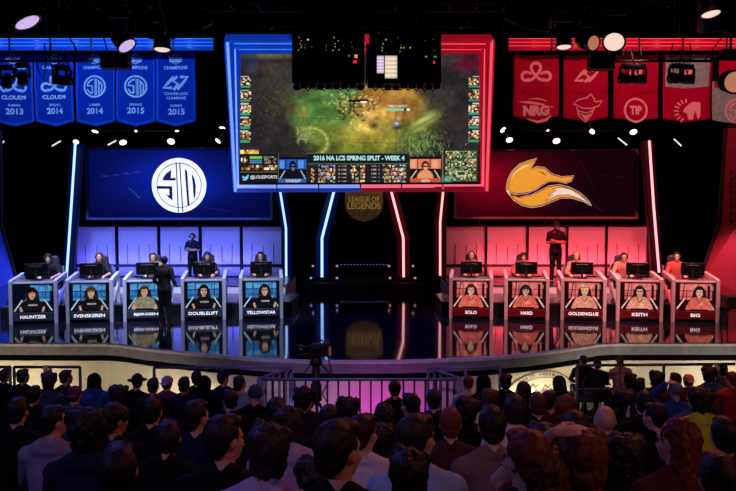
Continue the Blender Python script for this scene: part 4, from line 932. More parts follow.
def figure(name, seat=True, lean=.0, yaw=0, pitch=0, roll=0, arms=None, voxel=.0095, spread=.13, legs=None, sh=0.0, female=False):
    """facing +Y, origin under the pelvis on the ground. arms: {-1:(elbow,wrist,handdir,handnrm,curl), 1:...}"""
    pz = .55 if seat else .95
    W = .92 if female else 1.0
    def T(z):  # forward shift of the trunk
        t = max(0, (z - pz)) / .6; return lean * t * (1 if t < 1 else t)
    secs = [(-.09, .155, .12), (-.03, .172, .132), (.06, .165, .122), (.16, .145, .108), (.28, .152, .112), (.40, .172, .122), (.49, .175, .112), (.54, .135, .085), (.575, .075, .062)]
    def torso(mb, inf=0.0, z0=-1, z1=9):
        mb.loft([((0, T(pz + dz), pz + dz), (x * W + inf, 0, 0), (0, y + inf, 0)) for dz, x, y in secs if z0 <= dz <= z1])
    nb = Vector((0, T(pz + .57) - .005, pz + .55)); hc = Vector((0, T(pz + .57) + .035 + lean * .25, pz + .735 - abs(lean) * .12))
    M = Matrix.Translation(hc) @ Matrix.Rotation(R(yaw), 4, 'Z') @ Matrix.Rotation(R(-pitch), 4, 'X') @ Matrix.Rotation(R(roll), 4, 'Y')
    SHO = {s: Vector((s * .178 * W, T(pz + .5), pz + .49 + sh)) for s in (-1, 1)}
    if legs is None:
        if seat: legs = {s: [(s * .09, .02, pz - .01), (s * (spread + .02), .42, .53), (s * spread, .38, .10), (s * spread * 1.05, .50, .035)] for s in (-1, 1)}
        else: legs = {s: [(s * .088, 0, pz - .02), (s * .10, .015, .50), (s * .11, -.01, .09), (s * .125, .12, .035)] for s in (-1, 1)}
    b = MB(); torso(b); seg(b, [nb - Vector((0, 0, .03)), lerp(nb, hc, .5), hc - Vector((0, .01, .04))], [.062, .054, .056]); head_geo(b, M, 0)
    # trapezius slope
    for s in (-1, 1): b.tube([nb + Vector((0, 0, .035)), SHO[s] + Vector((0, 0, .0))], [.045, .055], 12); b.ell(SHO[s], (.064, .062, .062))
    for s in (-1, 1):
        el, wr, hd, hn, curl = arms[s]; sho = SHO[s]
        seg(b, [sho, lerp(sho, el, .5), el], [.054, .047, .038]); seg(b, [el, lerp(el, wr, .35), wr], [.038, .039, .026]); 
        if hd is not None: hand_geo(b, wr, hd, hn, curl, s)
        else: b.ell(wr, (.035, .035, .035))
    for s in (-1, 1):
        hp, kn, an, to = legs[s]
        seg(b, [hp, lerp(hp, kn, .4), kn], [.088, .082, .056]); seg(b, [kn, lerp(kn, an, .3), an], [.056, .055, .038]); seg(b, [an, to], [.036, .026])
    res = {'M': M, 'hc': hc, 'seat': seat, 'top': hc.z + .115}
    res['body'] = shell(b, voxel, name + '_body', 3)
    def shirt(long, hood):
        m = MB(); torso(m, .017, -.05, .56)
        for s in (-1, 1): m.tube([nb + Vector((0, -.008, .032)), SHO[s] + Vector((0, 0, .002))], [.068, .074], 12); m.ell(SHO[s], (.080, .078, .078))
        m.ell(nb + Vector((0, .012, -.012)), (.10, .088, .052))
        m.lathe([(.060, .03), (.072, .03), (.078, .055), (.066, .066), (.060, .06)], nb + Vector((0, -.004, -.01)), 20)
        for s in (-1, 1):
            el, wr = Vector(arms[s][0]), Vector(arms[s][1]); sho = SHO[s]
            if long:
                seg(m, [sho, lerp(sho, el, .5), el], [.069, .062, .053]); seg(m, [el, lerp(el, wr, .4), lerp(el, wr, .94)], [.053, .05, .042])
            else: seg(m, [sho, lerp(sho, el, .4), lerp(sho, el, .72)], [.070, .064, .058])
        if hood:
            m.loft([((0, nb.y - .06, nb.z - .06), (.13, 0, 0), (0, .05, 0)), ((0, nb.y - .075, nb.z + .0), (.125, 0, 0), (0, .06, 0)), ((0, nb.y - .05, nb.z + .06), (.095, 0, 0), (0, .055, 0))]);
            for s in (-1, 1): seg(m, [nb + Vector((s * .08, -.05, .03)), nb + Vector((s * .085, .02, .0)), nb + Vector((s * .04, .07, -.05))], [.04, .035, .025])
        return shell(m, voxel * 1.1, name + '_shirt', 4, .014, 9)
    res['tee'] = shirt(False, False); res['hoodie'] = shirt(True, True); res['jumper'] = shirt(True, False)
    m = MB(); torso(m, .010, -.2, .07)
    for s in (-1, 1):
        hp, kn, an, to = legs[s]; seg(m, [hp, lerp(hp, kn, .4), kn], [.102, .094, .070]); seg(m, [kn, lerp(kn, an, .4), lerp(kn, an, .93)], [.070, .064, .056])
    res['trousers'] = shell(m, voxel * 1.2, name + '_trousers', 4, .010, 10)
    m = MB()
    for s in (-1, 1):
        hp, kn, an, to = legs[s]; an = Vector(an); to = Vector(to); dd = Vector((to.x - an.x, to.y - an.y, 0)).normalized(); mt = Matrix((dd.cross(Vector((0, 0, 1))), dd, Vector((0, 0, 1)))).transposed(); g = Vector((0, 0, an.z - .095))
        m.ell(Vector((an.x, an.y, .05)) + g + dd * .05, (.045, .13, .045), mt); m.ell(Vector((an.x, an.y, .03)) + g + dd * .12, (.048, .09, .032), mt); m.ell(Vector((an.x, an.y, .085)) + g, (.048, .052, .05), mt)
        m.bbox(Vector((an.x, an.y, .014)) + g + dd * .06, (.085, .27, .026), .01, rot=mt)
    res['shoes'] = shell(m, voxel, name + '_shoes', 2)
    q = M.to_3x3()
    for s in (-1, 1): m = MB(); m.ell(M @ Vector((s * .031, .083, -.002)), (.011, .008, .007), q, nu=10, nv=6); res['eye%d' % s] = m.mesh(name + '_eye')
    return res
HAIR = {}
def hair_mesh(kind):
    if kind in HAIR: return HAIR[kind]
    m = MB(); E = lambda c, r: m.ell(c, r, nu=18, nv=12); nz = .006; vx = .009
    if kind == 'short': E((0, -.025, .034), (.087, .098, .098)); E((0, -.055, -.03), (.072, .058, .062)); E((0, .035, .095), (.062, .05, .028))
    elif kind == 'crop': E((0, -.022, .03), (.081, .092, .094)); E((0, -.05, -.02), (.07, .056, .06)); nz = .004
    elif kind == 'bushy':
        E((0, -.03, .045), (.112, .115, .112)); E((0, -.06, -.04), (.095, .07, .08)); nz = .016
        for k in range(16):
            a = k * 2.4; E((.085 * math.cos(a), -.03 + .085 * math.sin(a), .06 + .05 * math.sin(k * 1.7)), (.04, .04, .04))
    elif kind == 'messy':
        E((0, -.028, .04), (.094, .1, .1)); E((0, -.06, -.035), (.08, .06, .07)); nz = .012
        for k in range(14):
            a = k * 2.1; E((.07 * math.cos(a), -.02 + .07 * math.sin(a), .085 + .02 * math.sin(k * 3.1)), (.03, .03, .035))
    elif kind == 'long':
        E((0, -.03, .034), (.090, .102, .1)); nz = .016
        m.loft([((0, -.05, .05), (.088, 0, 0), (0, .07, 0)), ((0, -.06, -.06), (.098, 0, 0), (0, .062, 0)), ((0, -.075, -.18), (.105, 0, 0), (0, .05, 0)), ((0, -.085, -.30), (.085, 0, 0), (0, .035, 0)), ((0, -.085, -.36), (.05, 0, 0), (0, .02, 0))])
    elif kind == 'bun': E((0, -.025, .032), (.086, .096, .096)); E((0, -.055, -.03), (.07, .055, .055)); E((0, -.10, .09), (.045, .045, .045)); nz = .008
    elif kind == 'cap':
        E((0, -.015, .045), (.088, .104, .082)); m.loft([((0, .06, .045), (.07, 0, 0), (0, .02, 0)), ((0, .06, .058), (.07, 0, 0), (0, .03, 0))])
        m.bbox((0, .125, .045), (.13, .10, .012), .005); E((0, -.015, .128), (.012, .012, .008)); nz = 0
    elif kind == 'capback':
        E((0, -.015, .045), (.088, .104, .082)); m.bbox((0, -.135, .02), (.12, .09, .012), .005); nz = 0
    elif kind == 'beanie': E((0, -.02, .045), (.09, .103, .098)); m.lathe([(.088, .0), (.095, .0), (.095, .035), (.088, .035)], (0, -.012, .0), 24); nz = .006
    elif kind == 'hood': E((0, -.03, .02), (.105, .112, .118)); m.loft([((0, -.06, -.02), (.1, 0, 0), (0, .08, 0)), ((0, -.06, -.13), (.115, 0, 0), (0, .075, 0)), ((0, -.05, -.2), (.12, 0, 0), (0, .07, 0))]); nz = .014
    elif kind == 'hat': E((0, -.015, .06), (.085, .095, .085)); m.lathe([(.05, .02), (.15, .035), (.155, .045), (.08, .045)], (0, -.012, .0), 24); nz = .006
    elif kind == 'fringe': E((0, -.02, .04), (.09, .1, .096)); E((0, -.055, -.03), (.076, .058, .066)); E((0, .06, .06), (.065, .035, .035)); E((-.05, .045, .03), (.035, .04, .045)); E((.05, .045, .03), (.035, .04, .045)); nz = .012
    HAIR[kind] = shell(m, vx, 'hair_' + kind, 3, nz, 55); return HAIR[kind]
def headset_mesh():
    if 'headset' in HAIR: return HAIR['headset']
    m = MB(); pts = [(.095 * math.cos(R(a)), -.005, .02 + .108 * math.sin(R(a))) for a in range(-8, 189, 14)]; m.tube(pts, .011, 8)
    for s in (-1, 1): m.lathe([(.03, -.02), (.042, -.014), (.044, .01), (.03, .02)], (s * .094, 0, -.005), 16, Matrix.Rotation(R(90), 3, 'Y'))
    m.tube([(-.095, .02, -.02), (-.085, .07, -.06), (-.045, .105, -.07)], .005, 6); m.ell((-.04, .107, -.07), (.012, .01, .01)); HAIR['headset'] = m.mesh('headset'); return HAIR['headset']
def setmat(o, m):
    if not o.data.materials: o.data.materials.append(m)
    o.material_slots[0].link = 'OBJECT'; o.material_slots[0].material = m
def child(nm, me, parent, m, mw=None):
    o = bpy.data.objects.new(nm, me); C.objects.link(o); o.parent = parent; setmat(o, m)
    if mw is not None: o.matrix_local = mw
    return o
skins = [mat('light_skin', (224, 172, 146), .55, vary=.06), mat('tan_skin', (196, 140, 108), .55, vary=.06), mat('brown_skin', (130, 84, 60), .55, vary=.06)]
eye_m = mat('dark_eye', (20, 14, 12), .2)
hairm = {'black': mat('black_hair', (18, 14, 13), .6), 'dark': mat('dark_brown_hair', (38, 24, 18), .6, vary=.3, nscale=40), 'brown': mat('brown_hair', (82, 48, 28), .6, vary=.3, nscale=40), 'auburn': mat('auburn_hair', (112, 48, 26), .6, vary=.3, nscale=40), 'blond': mat('blond_hair', (214, 170, 96), .6, vary=.25, nscale=40), 'grey': mat('grey_knit', (120, 116, 124), .9, vary=.2, nscale=60)}
def person(root, fig, skin, hair, hairc, top, topm, trm, shoem, glasses=False, headset=False, scale=None):
    child('body', fig['body'], root, skin); child('eye', fig['eye-1'], root, eye_m); child('eye', fig['eye1'], root, eye_m)
    child('shirt' if top == 'tee' else ('hoodie' if top == 'hoodie' else 'jumper'), fig[top], root, topm)
    child('trousers', fig['trousers'], root, trm); child('shoes', fig['shoes'], root, shoem)
    if hair:
        nm = {'cap': 'cap', 'capback': 'cap', 'beanie': 'beanie', 'hood': 'hood', 'hat': 'hat'}.get(hair, 'hair')
        child(nm, hair_mesh(hair), root, hairc, fig['M'])
        if nm in ('cap', 'hat'): child('hair', hair_mesh('crop'), root, hairm['dark'], fig['M'] @ Matrix.Scale(.985, 4))
    if headset: child('headset', headset_mesh(), root, black, fig['M'])
    if glasses:
        if 'glasses' not in HAIR:
            m = MB()
            for s in (-1, 1): m.tube([(s * .033 + .022 * math.cos(R(a)), .099, -.004 + .016 * math.sin(R(a))) for a in range(0, 361, 30)], .0028, 6); m.tube([(s * .056, .097, 0), (s * .078, 0, 0)], .0025, 6)
            m.tube([(-.011, .1, 0), (.011, .1, 0)], .003, 6); HAIR['glasses'] = m.mesh('glasses')
        child('glasses', HAIR['glasses'], root, black, fig['M'])
denim = mat('dark_denim', (30, 36, 52), .9); trous = mat('black_trousers', (16, 16, 18), .9); shoe_m = mat('dark_shoe', (20, 20, 22), .6)
# ---- stage figures
Z = Vector
def typing(elb=.27, dz=0, dy=0): return {s: ((s * elb, .16 + dy, .80 + dz), (s * .17, .42 + dy, .765 + dz), (-s * .15, 1, -.05), (0, .1, 1), .45) for s in (-1, 1)}
pl_figs = [figure('player_upright', lean=.06, pitch=-8, arms=typing(), voxel=.0085), figure('player_leaning', lean=.16, pitch=-4, yaw=6, arms=typing(.29, .01, .06), voxel=.0085)]
tee_black = mat('black_team_shirt', (20, 20, 24), .85); tee_beige = mat('beige_grey_shirt', (150, 142, 112), .85); tee_red = mat('salmon_team_shirt', (226, 92, 76), .85, vary=.06); tee_pink = mat('pale_pink_team_shirt', (236, 140, 122), .85, vary=.06)
frame_b = mat('pale_blue_grey_pod_frame', (200, 206, 224), .45, vary=.06); frame_r = mat('pale_rose_pod_frame', (240, 206, 204), .45, vary=.06)
plate_b = mat('slate_name_plate', (52, 60, 78), .4); plate_r = mat('dark_red_name_plate', (120, 10, 22), .4)
txt_w = mat('white_plate_letter', (250, 250, 250), .4, em=(240, 240, 246), es=.85, sample=False)
top_m = mat('grey_desk_top', (118, 112, 112), .5)
PLAYERS = [ # name, hair kind, hair colour, shirt, skin, desc
    ('HAUNTZER', 'fringe', 'black', 0, 'black-haired player in black shirt at the leftmost blue desk', 'fringe black'),
    ('SVENSKEREN', 'messy', 'brown', 0, 'player with shaggy brown hair in black shirt at the second blue desk', ''),
    ('BJERGSEN', 'short', 'brown', 1, 'player in beige-grey shirt at the middle blue desk', ''),
    ('DOUBLELIFT', 'capback', 'black', 0, 'player in dark cap and black shirt at the fourth blue desk', ''),
    ('YELLOWSTAR', 'short', 'black', 0, 'player with glasses and black shirt at the blue desk nearest the centre', ''),
    ('SOLO', 'crop', 'dark', 2, 'player in salmon shirt at the red desk nearest the centre', ''),
    ('HARD', 'fringe', 'dark', 2, 'player with dark fringe in salmon shirt at the second red desk', ''),
    ('GOLDENGLUE', 'short', 'blond', 3, 'blond player in pale pink shirt at the middle red desk', ''),
    ('KEITH', 'short', 'dark', 3, 'player in pale pink shirt with glasses at the fourth red desk', ''),
    ('BIG', 'short', 'black', 2, 'player in salmon shirt at the rightmost red desk', '')]
shirt_rgb = [(20, 20, 24), (150, 146, 118), (232, 104, 88), (240, 150, 124)]; hair_rgb = {'black': (16, 12, 14), 'brown': (88, 58, 40), 'dark': (60, 34, 28), 'blond': (232, 184, 112)}
chair_m = mat('black_gaming_chair_leather', (22, 22, 26), .5); chair_acc = mat('grey_chair_trim', (80, 80, 90), .5)
def feed(i):
    nm, hk, hc, sh, _, _ = PLAYERS[i]; red = i > 4
    bg = (236, 104, 100) if red else (52, 124, 196); lt = (252, 150, 140) if red else (120, 196, 236); dk = (40, 8, 14) if red else (8, 14, 34); st = (255, 206, 196) if red else (186, 210, 226); skn = (246, 170, 140) if red else (214, 160, 134)
    p = Paint(110, 80, 0, 0, 66, 48, dk); r = random.Random(i)
    gx = 6 if red else (28 if i == 0 else 4)
    p.rect(gx, 1, 62, 30, bg)
    for k in range(4): p.rect(gx + 1 + k * 15, 3 + (k % 2), gx + 13 + k * 15, 12, lt, .6)
    p.rect(gx, 13, 62, 14.2, dk, .8); p.rect(gx, 23, 62, 24.2, dk, .6)
    for x in (18, 37, 54): p.line(x, 0, x, 30, 1.2, dk, .8)
    if red: p.line(14, 0, 10, 30, 2, dk); p.blob(33, 6, 34, 30, lt, alpha=.35); p.rect(54, 4, 58, 28, dk)
    else: p.blob(50, 27, 10, 6, (130, 220, 180), alpha=.5)
    cx = {0: 31, 1: 36, 2: 30, 3: 34, 4: 40, 5: 33, 6: 31, 7: 35, 8: 33, 9: 40}[i]; hy = 15
    p.rect(0, 31, 66, 48, dk, .85)
    p.poly([(cx - 13, 26), (cx - 11, 13), (cx - 6, 8), (cx + 6, 8), (cx + 11, 13), (cx + 13, 26), (cx + 12, 46), (cx - 12, 46)], (34, 32, 42) if not red else (52, 24, 30)); 
    p.line(1, 46, 14, 28, 3, st); p.line(65, 46, 53, 28, 3, st)
    b = shirt_rgb[sh]
    p.poly([(cx - 19, 46), (cx - 15, 30), (cx - 9, 25), (cx + 9, 25), (cx + 15, 30), (cx + 19, 46)], b)
    ac = skn if sh < 2 else b
    p.line(cx - 16, 33, cx - 22, 46, 5, b); p.line(cx + 16, 33, cx + 22, 46, 5, b); p.line(cx - 20, 41, cx - 18, 48, 5, ac); p.line(cx + 20, 41, cx + 18, 48, 5, ac)
    if sh == 0: p.rect(cx - 7, 35, cx + 9, 37.5, (190, 196, 206), .8); p.line(cx - 15, 30, cx - 9, 26, 1.2, (140, 140, 150))
    if sh >= 2: p.line(cx - 6, 27, cx, 36, 1.5, (150, 36, 40)); p.line(cx + 6, 27, cx, 36, 1.5, (150, 36, 40)); p.blob(cx + 2, 38, 7, 4, (250, 190, 170), alpha=.6)
    p.rect(cx - 3.4, 22, cx + 3.4, 27, tuple(c * .8 for c in skn))
    hb = hair_rgb[hc]
    p.blob(cx, hy - 2.5, 8, 8.4, hb, soft=.15); p.blob(cx, hy + 2, 6.2, 8.6, skn, soft=.15); p.blob(cx, hy - 6.5, 7, 3.6, hb, soft=.15); 
    if hk in ('messy', 'fringe'): p.blob(cx - 4, hy - 4, 5, 4, hb, soft=.2); p.blob(cx + 4, hy - 4, 5, 3.6, hb, soft=.2)
    for s in (-1, 1):
        p.blob(cx + s * 2.8, hy + .4, 1.5, .9, (30, 20, 24), soft=.3)
        if i in (3, 4, 8): p.rect(cx + s * 2.8 - 2, hy - .8, cx + s * 2.8 + 2, hy + 1.6, (26, 20, 24), .55)
        p.blob(cx + s * 8.2, hy + 1, 2, 4, (24, 22, 28), soft=.3)
    p.rect(cx - .8, hy + 1, cx + .8, hy + 4, tuple(c * .82 for c in skn)); p.rect(cx - 2.4, hy + 6, cx + 2.4, hy + 7.2, tuple(c * .55 for c in skn)); p.line(cx - 8, hy - 6, cx + 8, hy - 6, 1.2, (20, 18, 22), .7) if i != 5 else None
    p.blob(cx - 3, hy + 4, 4, 8, (255, 230, 210) if not red else (255, 220, 200), alpha=.22); p.grain(.12, 5, i); p.grain(.08, 12, i + 30); return p.a * .9
monitor_glow = mat('pale_monitor_glow', (200, 210, 230), .4, em=(190, 205, 235), es=2.0)
def front_text(fl, s, w): fl.text(s, 0, 0, w, .092, 0, 1, .05)
for i in range(10):
    nm = PLAYERS[i][0]; o, a = pod_origin(i); red = i > 4; fm_ = frame_r if red else frame_b; word = 'red' if red else 'blue'
    ordn = ('leftmost', 'second', 'middle', 'fourth', 'rightmost')[i % 5]
    e = empty('player_desk', o, a, '%s-side player desk with front screen, its name plate reading %s' % (word, nm), 'desk', '%s player desks' % word)
    hw = .60
    for s in (-1, 1):
        m = MB(); X = s * (hw - .05)
        m.slab([(X - .04, 0, .001), (X - .04, -.03, 1.13), (X - .04, .16, 1.16), (X - .04, .12, .001)], (.085, 0, 0)); m.build('front_post', fm_, e)
        m = MB(); m.slab([(X - .045, .13, 1.05), (X - .045, .13, 1.155), (X - .045, 1.5, 1.24), (X - .045, 1.5, 1.13)], (.09, 0, 0)); m.build('top_beam', fm_, e)
        m = MB(); m.slab([(X - .03, .12, .36), (X - .03, .12, .46), (X - .03, 1.4, .93), (X - .03, 1.4, .83)], (.06, 0, 0)); m.build('diagonal_brace', fm_, e)
        m = MB(); m.slab([(X - .04, 1.42, .352), (X - .04, 1.52, .352), (X - .04, 1.5, 1.2), (X - .04, 1.38, 1.2)], (.08, 0, 0)); m.build('rear_post', fm_, e)
    m = MB(); m.bbox((0, .42, 1.075), (2 * hw - .2, .80, .05), .01); m.build('desk_top', top_m, e)
    m = MB(); m.bbox((0, .09, .58), (2 * hw - .2, .10, 1.0), .01); m.build('front_box', black, e)
    m = MB(); m.box((0, .07, .045), (2 * hw - .2, .12, .08)); m.build('plinth', blackgloss, e)
    m = MB(); m.bbox((0, .025, 1.08), (2 * hw - .2, .04, .05), .008); m.build('top_rail', fm_, e)
    m = MB(); m.bbox((0, .0, .195), (2 * hw - .2, .06, .21), .008); pl = m.build('name_plate', plate_r if red else plate_b, e)
    fl = Flat(); fl.text(nm, 0, .195, min(.84, .078 * len(nm)), .088, 0, 1, .022); fl.build('lettering', txt_w, lambda u, v, l: (u, -.032 - l, v), pl)
    m = MB(); m.bbox((0, .03, .69), (2 * hw - .2, .03, .78), .006); fs_ = m.build('front_screen', blackgloss, e)
    picture('picture', feed(i), lambda u, v: (-.47 + .94 * u, .012, .325 + .715 * v), fs_, pic_m)
    # monitor, keyboard, mouse on the desk
    def loc(x, y, z): return o + Matrix.Rotation(a, 3, 'Z') @ Vector((x, y, z))
    dxm = .0
    mo = empty('monitor', loc(0, .42, 1.1), a, 'black monitor standing on the desk marked %s' % nm, 'monitor', 'desk monitors')
    m = MB(); m.bbox((0, 0, .285), (.60, .05, .34), .012); m.bbox((0, -.035, .30), (.34, .04, .2), .015); m.build('housing', blackgloss, mo)
    m = MB(); m.box((0, .0265, .287), (.56, .002, .31)); m.build('display', monitor_glow, mo)
    m = MB(); m.bbox((0, -.045, .15), (.05, .03, .26), .01); m.bbox((0, -.01, .008), (.26, .18, .014), .005); m.build('stand', black, mo)
    k_ = MB(); k_.bbox((0, 0, .012), (.40, .14, .018), .004)
    for rr in range(4):
        for cc in range(12): k_.box((-.176 + cc * .032, -.05 + rr * .032, .026), (.026, .026, .008))
    kb = k_.build('keyboard', black, None, loc(-.04, .66, 1.1), (0, 0, a)); tag(kb, 'black keyboard behind the monitor on the desk marked %s' % nm, 'keyboard', 'keyboards')
    m = MB(); m.ell((0, 0, .018), (.03, .055, .018)); ms = m.build('computer_mouse', black, None, loc(.30 * -1, .70, 1.1), (0, 0, a)); tag(ms, 'small black mouse on the desk marked %s' % nm, 'mouse', 'mice')
    # chair
    dxp = (.17, .08, .08, .04, -.03, .0, -.05, -.07, -.26, -.26)[i]
    cz = .35; ch = empty('gaming_chair', loc(dxp, 1.42, cz), a + math.pi, 'high-backed black gaming chair behind the desk marked %s' % nm, 'chair', 'gaming chairs')
    m = MB(); m.bbox((0, 0, .44), (.50, .50, .10), .035); m.build('seat', chair_m, ch)
    m = MB(); m.loft([((0, -.26, .46), (.2, 0, 0), (0, .05, 0)), ((0, -.29, .75), (.25, 0, 0), (0, .05, 0)), ((0, -.31, 1.0), (.275, 0, 0), (0, .05, 0)), ((0, -.33, 1.12), (.18, 0, 0), (0, .045, 0)), ((0, -.34, 1.28), (.17, 0, 0), (0, .04, 0)), ((0, -.345, 1.33), (.10, 0, 0), (0, .03, 0))]); m.build('backrest', chair_m, ch)
    for s in (-1, 1):
        m = MB(); m.tube([(s * .24, -.25, .55), (s * .29, -.27, .8), (s * .28, -.29, 1.05)], [.03, .04, .02], 8); m.build('side_wing', chair_acc, ch)
        m = MB(); m.tube([(s * .27, -.1, .44), (s * .30, -.08, .62)], .02, 8); m.bbox((s * .30, -.05, .635), (.07, .26, .03), .012); m.build('armrest', black, ch)
    m = MB(); m.tube([(0, 0, .12), (0, 0, .40)], .03, 10)
    for q in range(5): an = R(72 * q + 18); m.beam((0, 0, .11), (.29 * math.cos(an), .29 * math.sin(an), .07), .05, .04)
    m.build('base', black, ch)
    for q in range(5): an = R(72 * q + 18); m = MB(); m.ell((.29 * math.cos(an), .29 * math.sin(an), .031), (.03, .03, .03)); m.build('caster', black, ch)
    # player
    pt = empty('person', loc(dxp, 1.34, .35 + .035), a + math.pi, PLAYERS[i][4], 'person', None)
    f = pl_figs[(i + 1) % 2]; pt.scale = (1, 1, 1.0)
    topm = [tee_black, tee_beige, tee_red, tee_pink][PLAYERS[i][3]]
    person(pt, f, skins[0], PLAYERS[i][1], hairm[PLAYERS[i][2]] if PLAYERS[i][1] != 'capback' else mat('black_cap_cloth', (22, 22, 26), .8), 'tee' if not red else 'jumper', topm, trous, shoe_m, glasses=i in (3, 4, 8), headset=True)
# standing figures
cross = {-1: ((-.25, .06, 1.19), (.05, .20, 1.24), (1, .1, .25), (.1, 1, 0), .35), 1: ((.25, .06, 1.19), (-.05, .23, 1.20), (-1, .1, .25), (-.1, 1, 0), .35)}
admin = figure('standing_crossed', seat=False, arms=cross, voxel=.0085, pitch=-4)
down = {-1: ((-.27, -.03, 1.17), (-.24, .16, 1.02), (.3, 1, -.2), (-1, 0, .4), .5), 1: ((.28, -.04, 1.17), (.22, .17, 1.05), (-.4, 1, .1), (1, 0, .4), .5)}
coach = figure('standing_back', seat=False, arms=down, voxel=.0085, yaw=18, pitch=-6)
polo = mat('charcoal_polo', (26, 26, 34), .85)
def stand_person(px, D, zfloor, top_py, fig, rz, label, **kw):
    top = P(px, top_py, D); o = empty('person', (top.x, D, zfloor), rz, label, 'person'); s = (top.z - zfloor) / (fig['top'] + kw.pop('extra', .0)); o.scale = (s, s, s); person(o, fig, **kw); return o
stand_person(192.5, 24.4, .599, 233.5, admin, math.pi, 'person in dark polo with headset standing arms crossed before the blue wall', skin=skins[0], hair='short', hairc=hairm['brown'], top='tee', topm=polo, trm=trous, shoem=shoe_m, headset=True)
stand_person(556, 24.2, .599, 221.5, admin, math.pi, 'person in black cap and shirt standing arms crossed before the red wall', skin=skins[0], hair='cap', hairc=mat('black_cap_cloth', (22, 22, 26), .8), top='tee', topm=polo, trm=trous, shoem=shoe_m, headset=True)
stand_person(164, 19.35, .001, 256, coach, R(-14), 'person in black suit seen from behind, standing before the middle blue desk', skin=skins[1], hair='crop', hairc=hairm['black'], top='jumper', topm=mat('black_suit_jacket', (11, 11, 14), .8), trm=trous, shoem=shoe_m)

# ================================================================== AUDIENCE
lap = {s: ((s * .26, .12, .80), (s * .14, .34, .665), (-s * .5, .8, -.1), (0, .1, 1), .5) for s in (-1, 1)}
up1 = {-1: ((-.32, .16, 1.16), (-.12, .04, 1.40), (.9, -.2, .15), (-.1, -.4, 1), .4), 1: lap[1]}
up2 = {-1: ((-.30, .24, 1.14), (-.06, .10, 1.36), (.8, -.35, .3), (0, .4, 1), .4), 1: ((.32, .10, 1.18), (.10, -.02, 1.42), (-.9, -.2, .1), (.1, -.3, 1), .4)}
clap = {-1: ((-.26, .20, .86), (-.07, .42, 1.02), (.15, .6, .8), (-1, .1, .2), .15), 1: ((.26, .20, .86), (.07, .42, 1.02), (-.15, .6, .8), (1, .1, .2), .15)}
phone = {-1: lap[-1], 1: ((.30, .22, .98), (.26, .30, 1.28), (-.1, .2, 1), (.2, -1, .2), .7)}
AF = {'fwd': figure('seated_forward', lean=.02, arms=lap, voxel=.011), 'left': figure('seated_turned_left', lean=.03, yaw=38, arms=lap, voxel=.011), 'right': figure('seated_turned_right', lean=.02, yaw=-42, arms=lap, voxel=.011),
      'lean': figure('seated_leaning', lean=.14, yaw=6, pitch=-12, arms=lap, voxel=.011), 'tilt': figure('seated_tilted', lean=-.02, yaw=-10, roll=9, arms=lap, voxel=.011), 'hand': figure('seated_hand_on_head', lean=.02, arms=up1, voxel=.011),
      'clap': figure('seated_clapping', lean=.03, yaw=-14, arms=clap, voxel=.011), 'phone': figure('seated_phone', lean=.02, yaw=-30, arms=phone, voxel=.011)}
CL = {}
def cloth(nm, rgb, rough=.9): 
    CL[nm] = mat(nm.replace(' ', '_'), rgb, rough, vary=.14, nscale=7, spec=.2); return CL[nm]
for nm, rgb in (('grey', (136, 130, 160)), ('lilac', (176, 160, 196)), ('navy', (24, 30, 58)), ('blue', (44, 88, 160)), ('black', (14, 14, 17)), ('plum', (120, 50, 84)), ('pale blue', (150, 176, 214)), ('brown', (70, 42, 34)), ('taupe', (128, 98, 88)), ('white', (214, 208, 212)), ('pink', (226, 140, 138)), ('yellow-green', (214, 228, 50)), ('charcoal', (40, 38, 44)), ('red', (170, 40, 46)), ('slate', (74, 84, 110)), ('maroon', (84, 24, 34)), ('cream', (224, 206, 178)), ('olive', (66, 64, 44))): cloth(nm + ' garment', rgb)
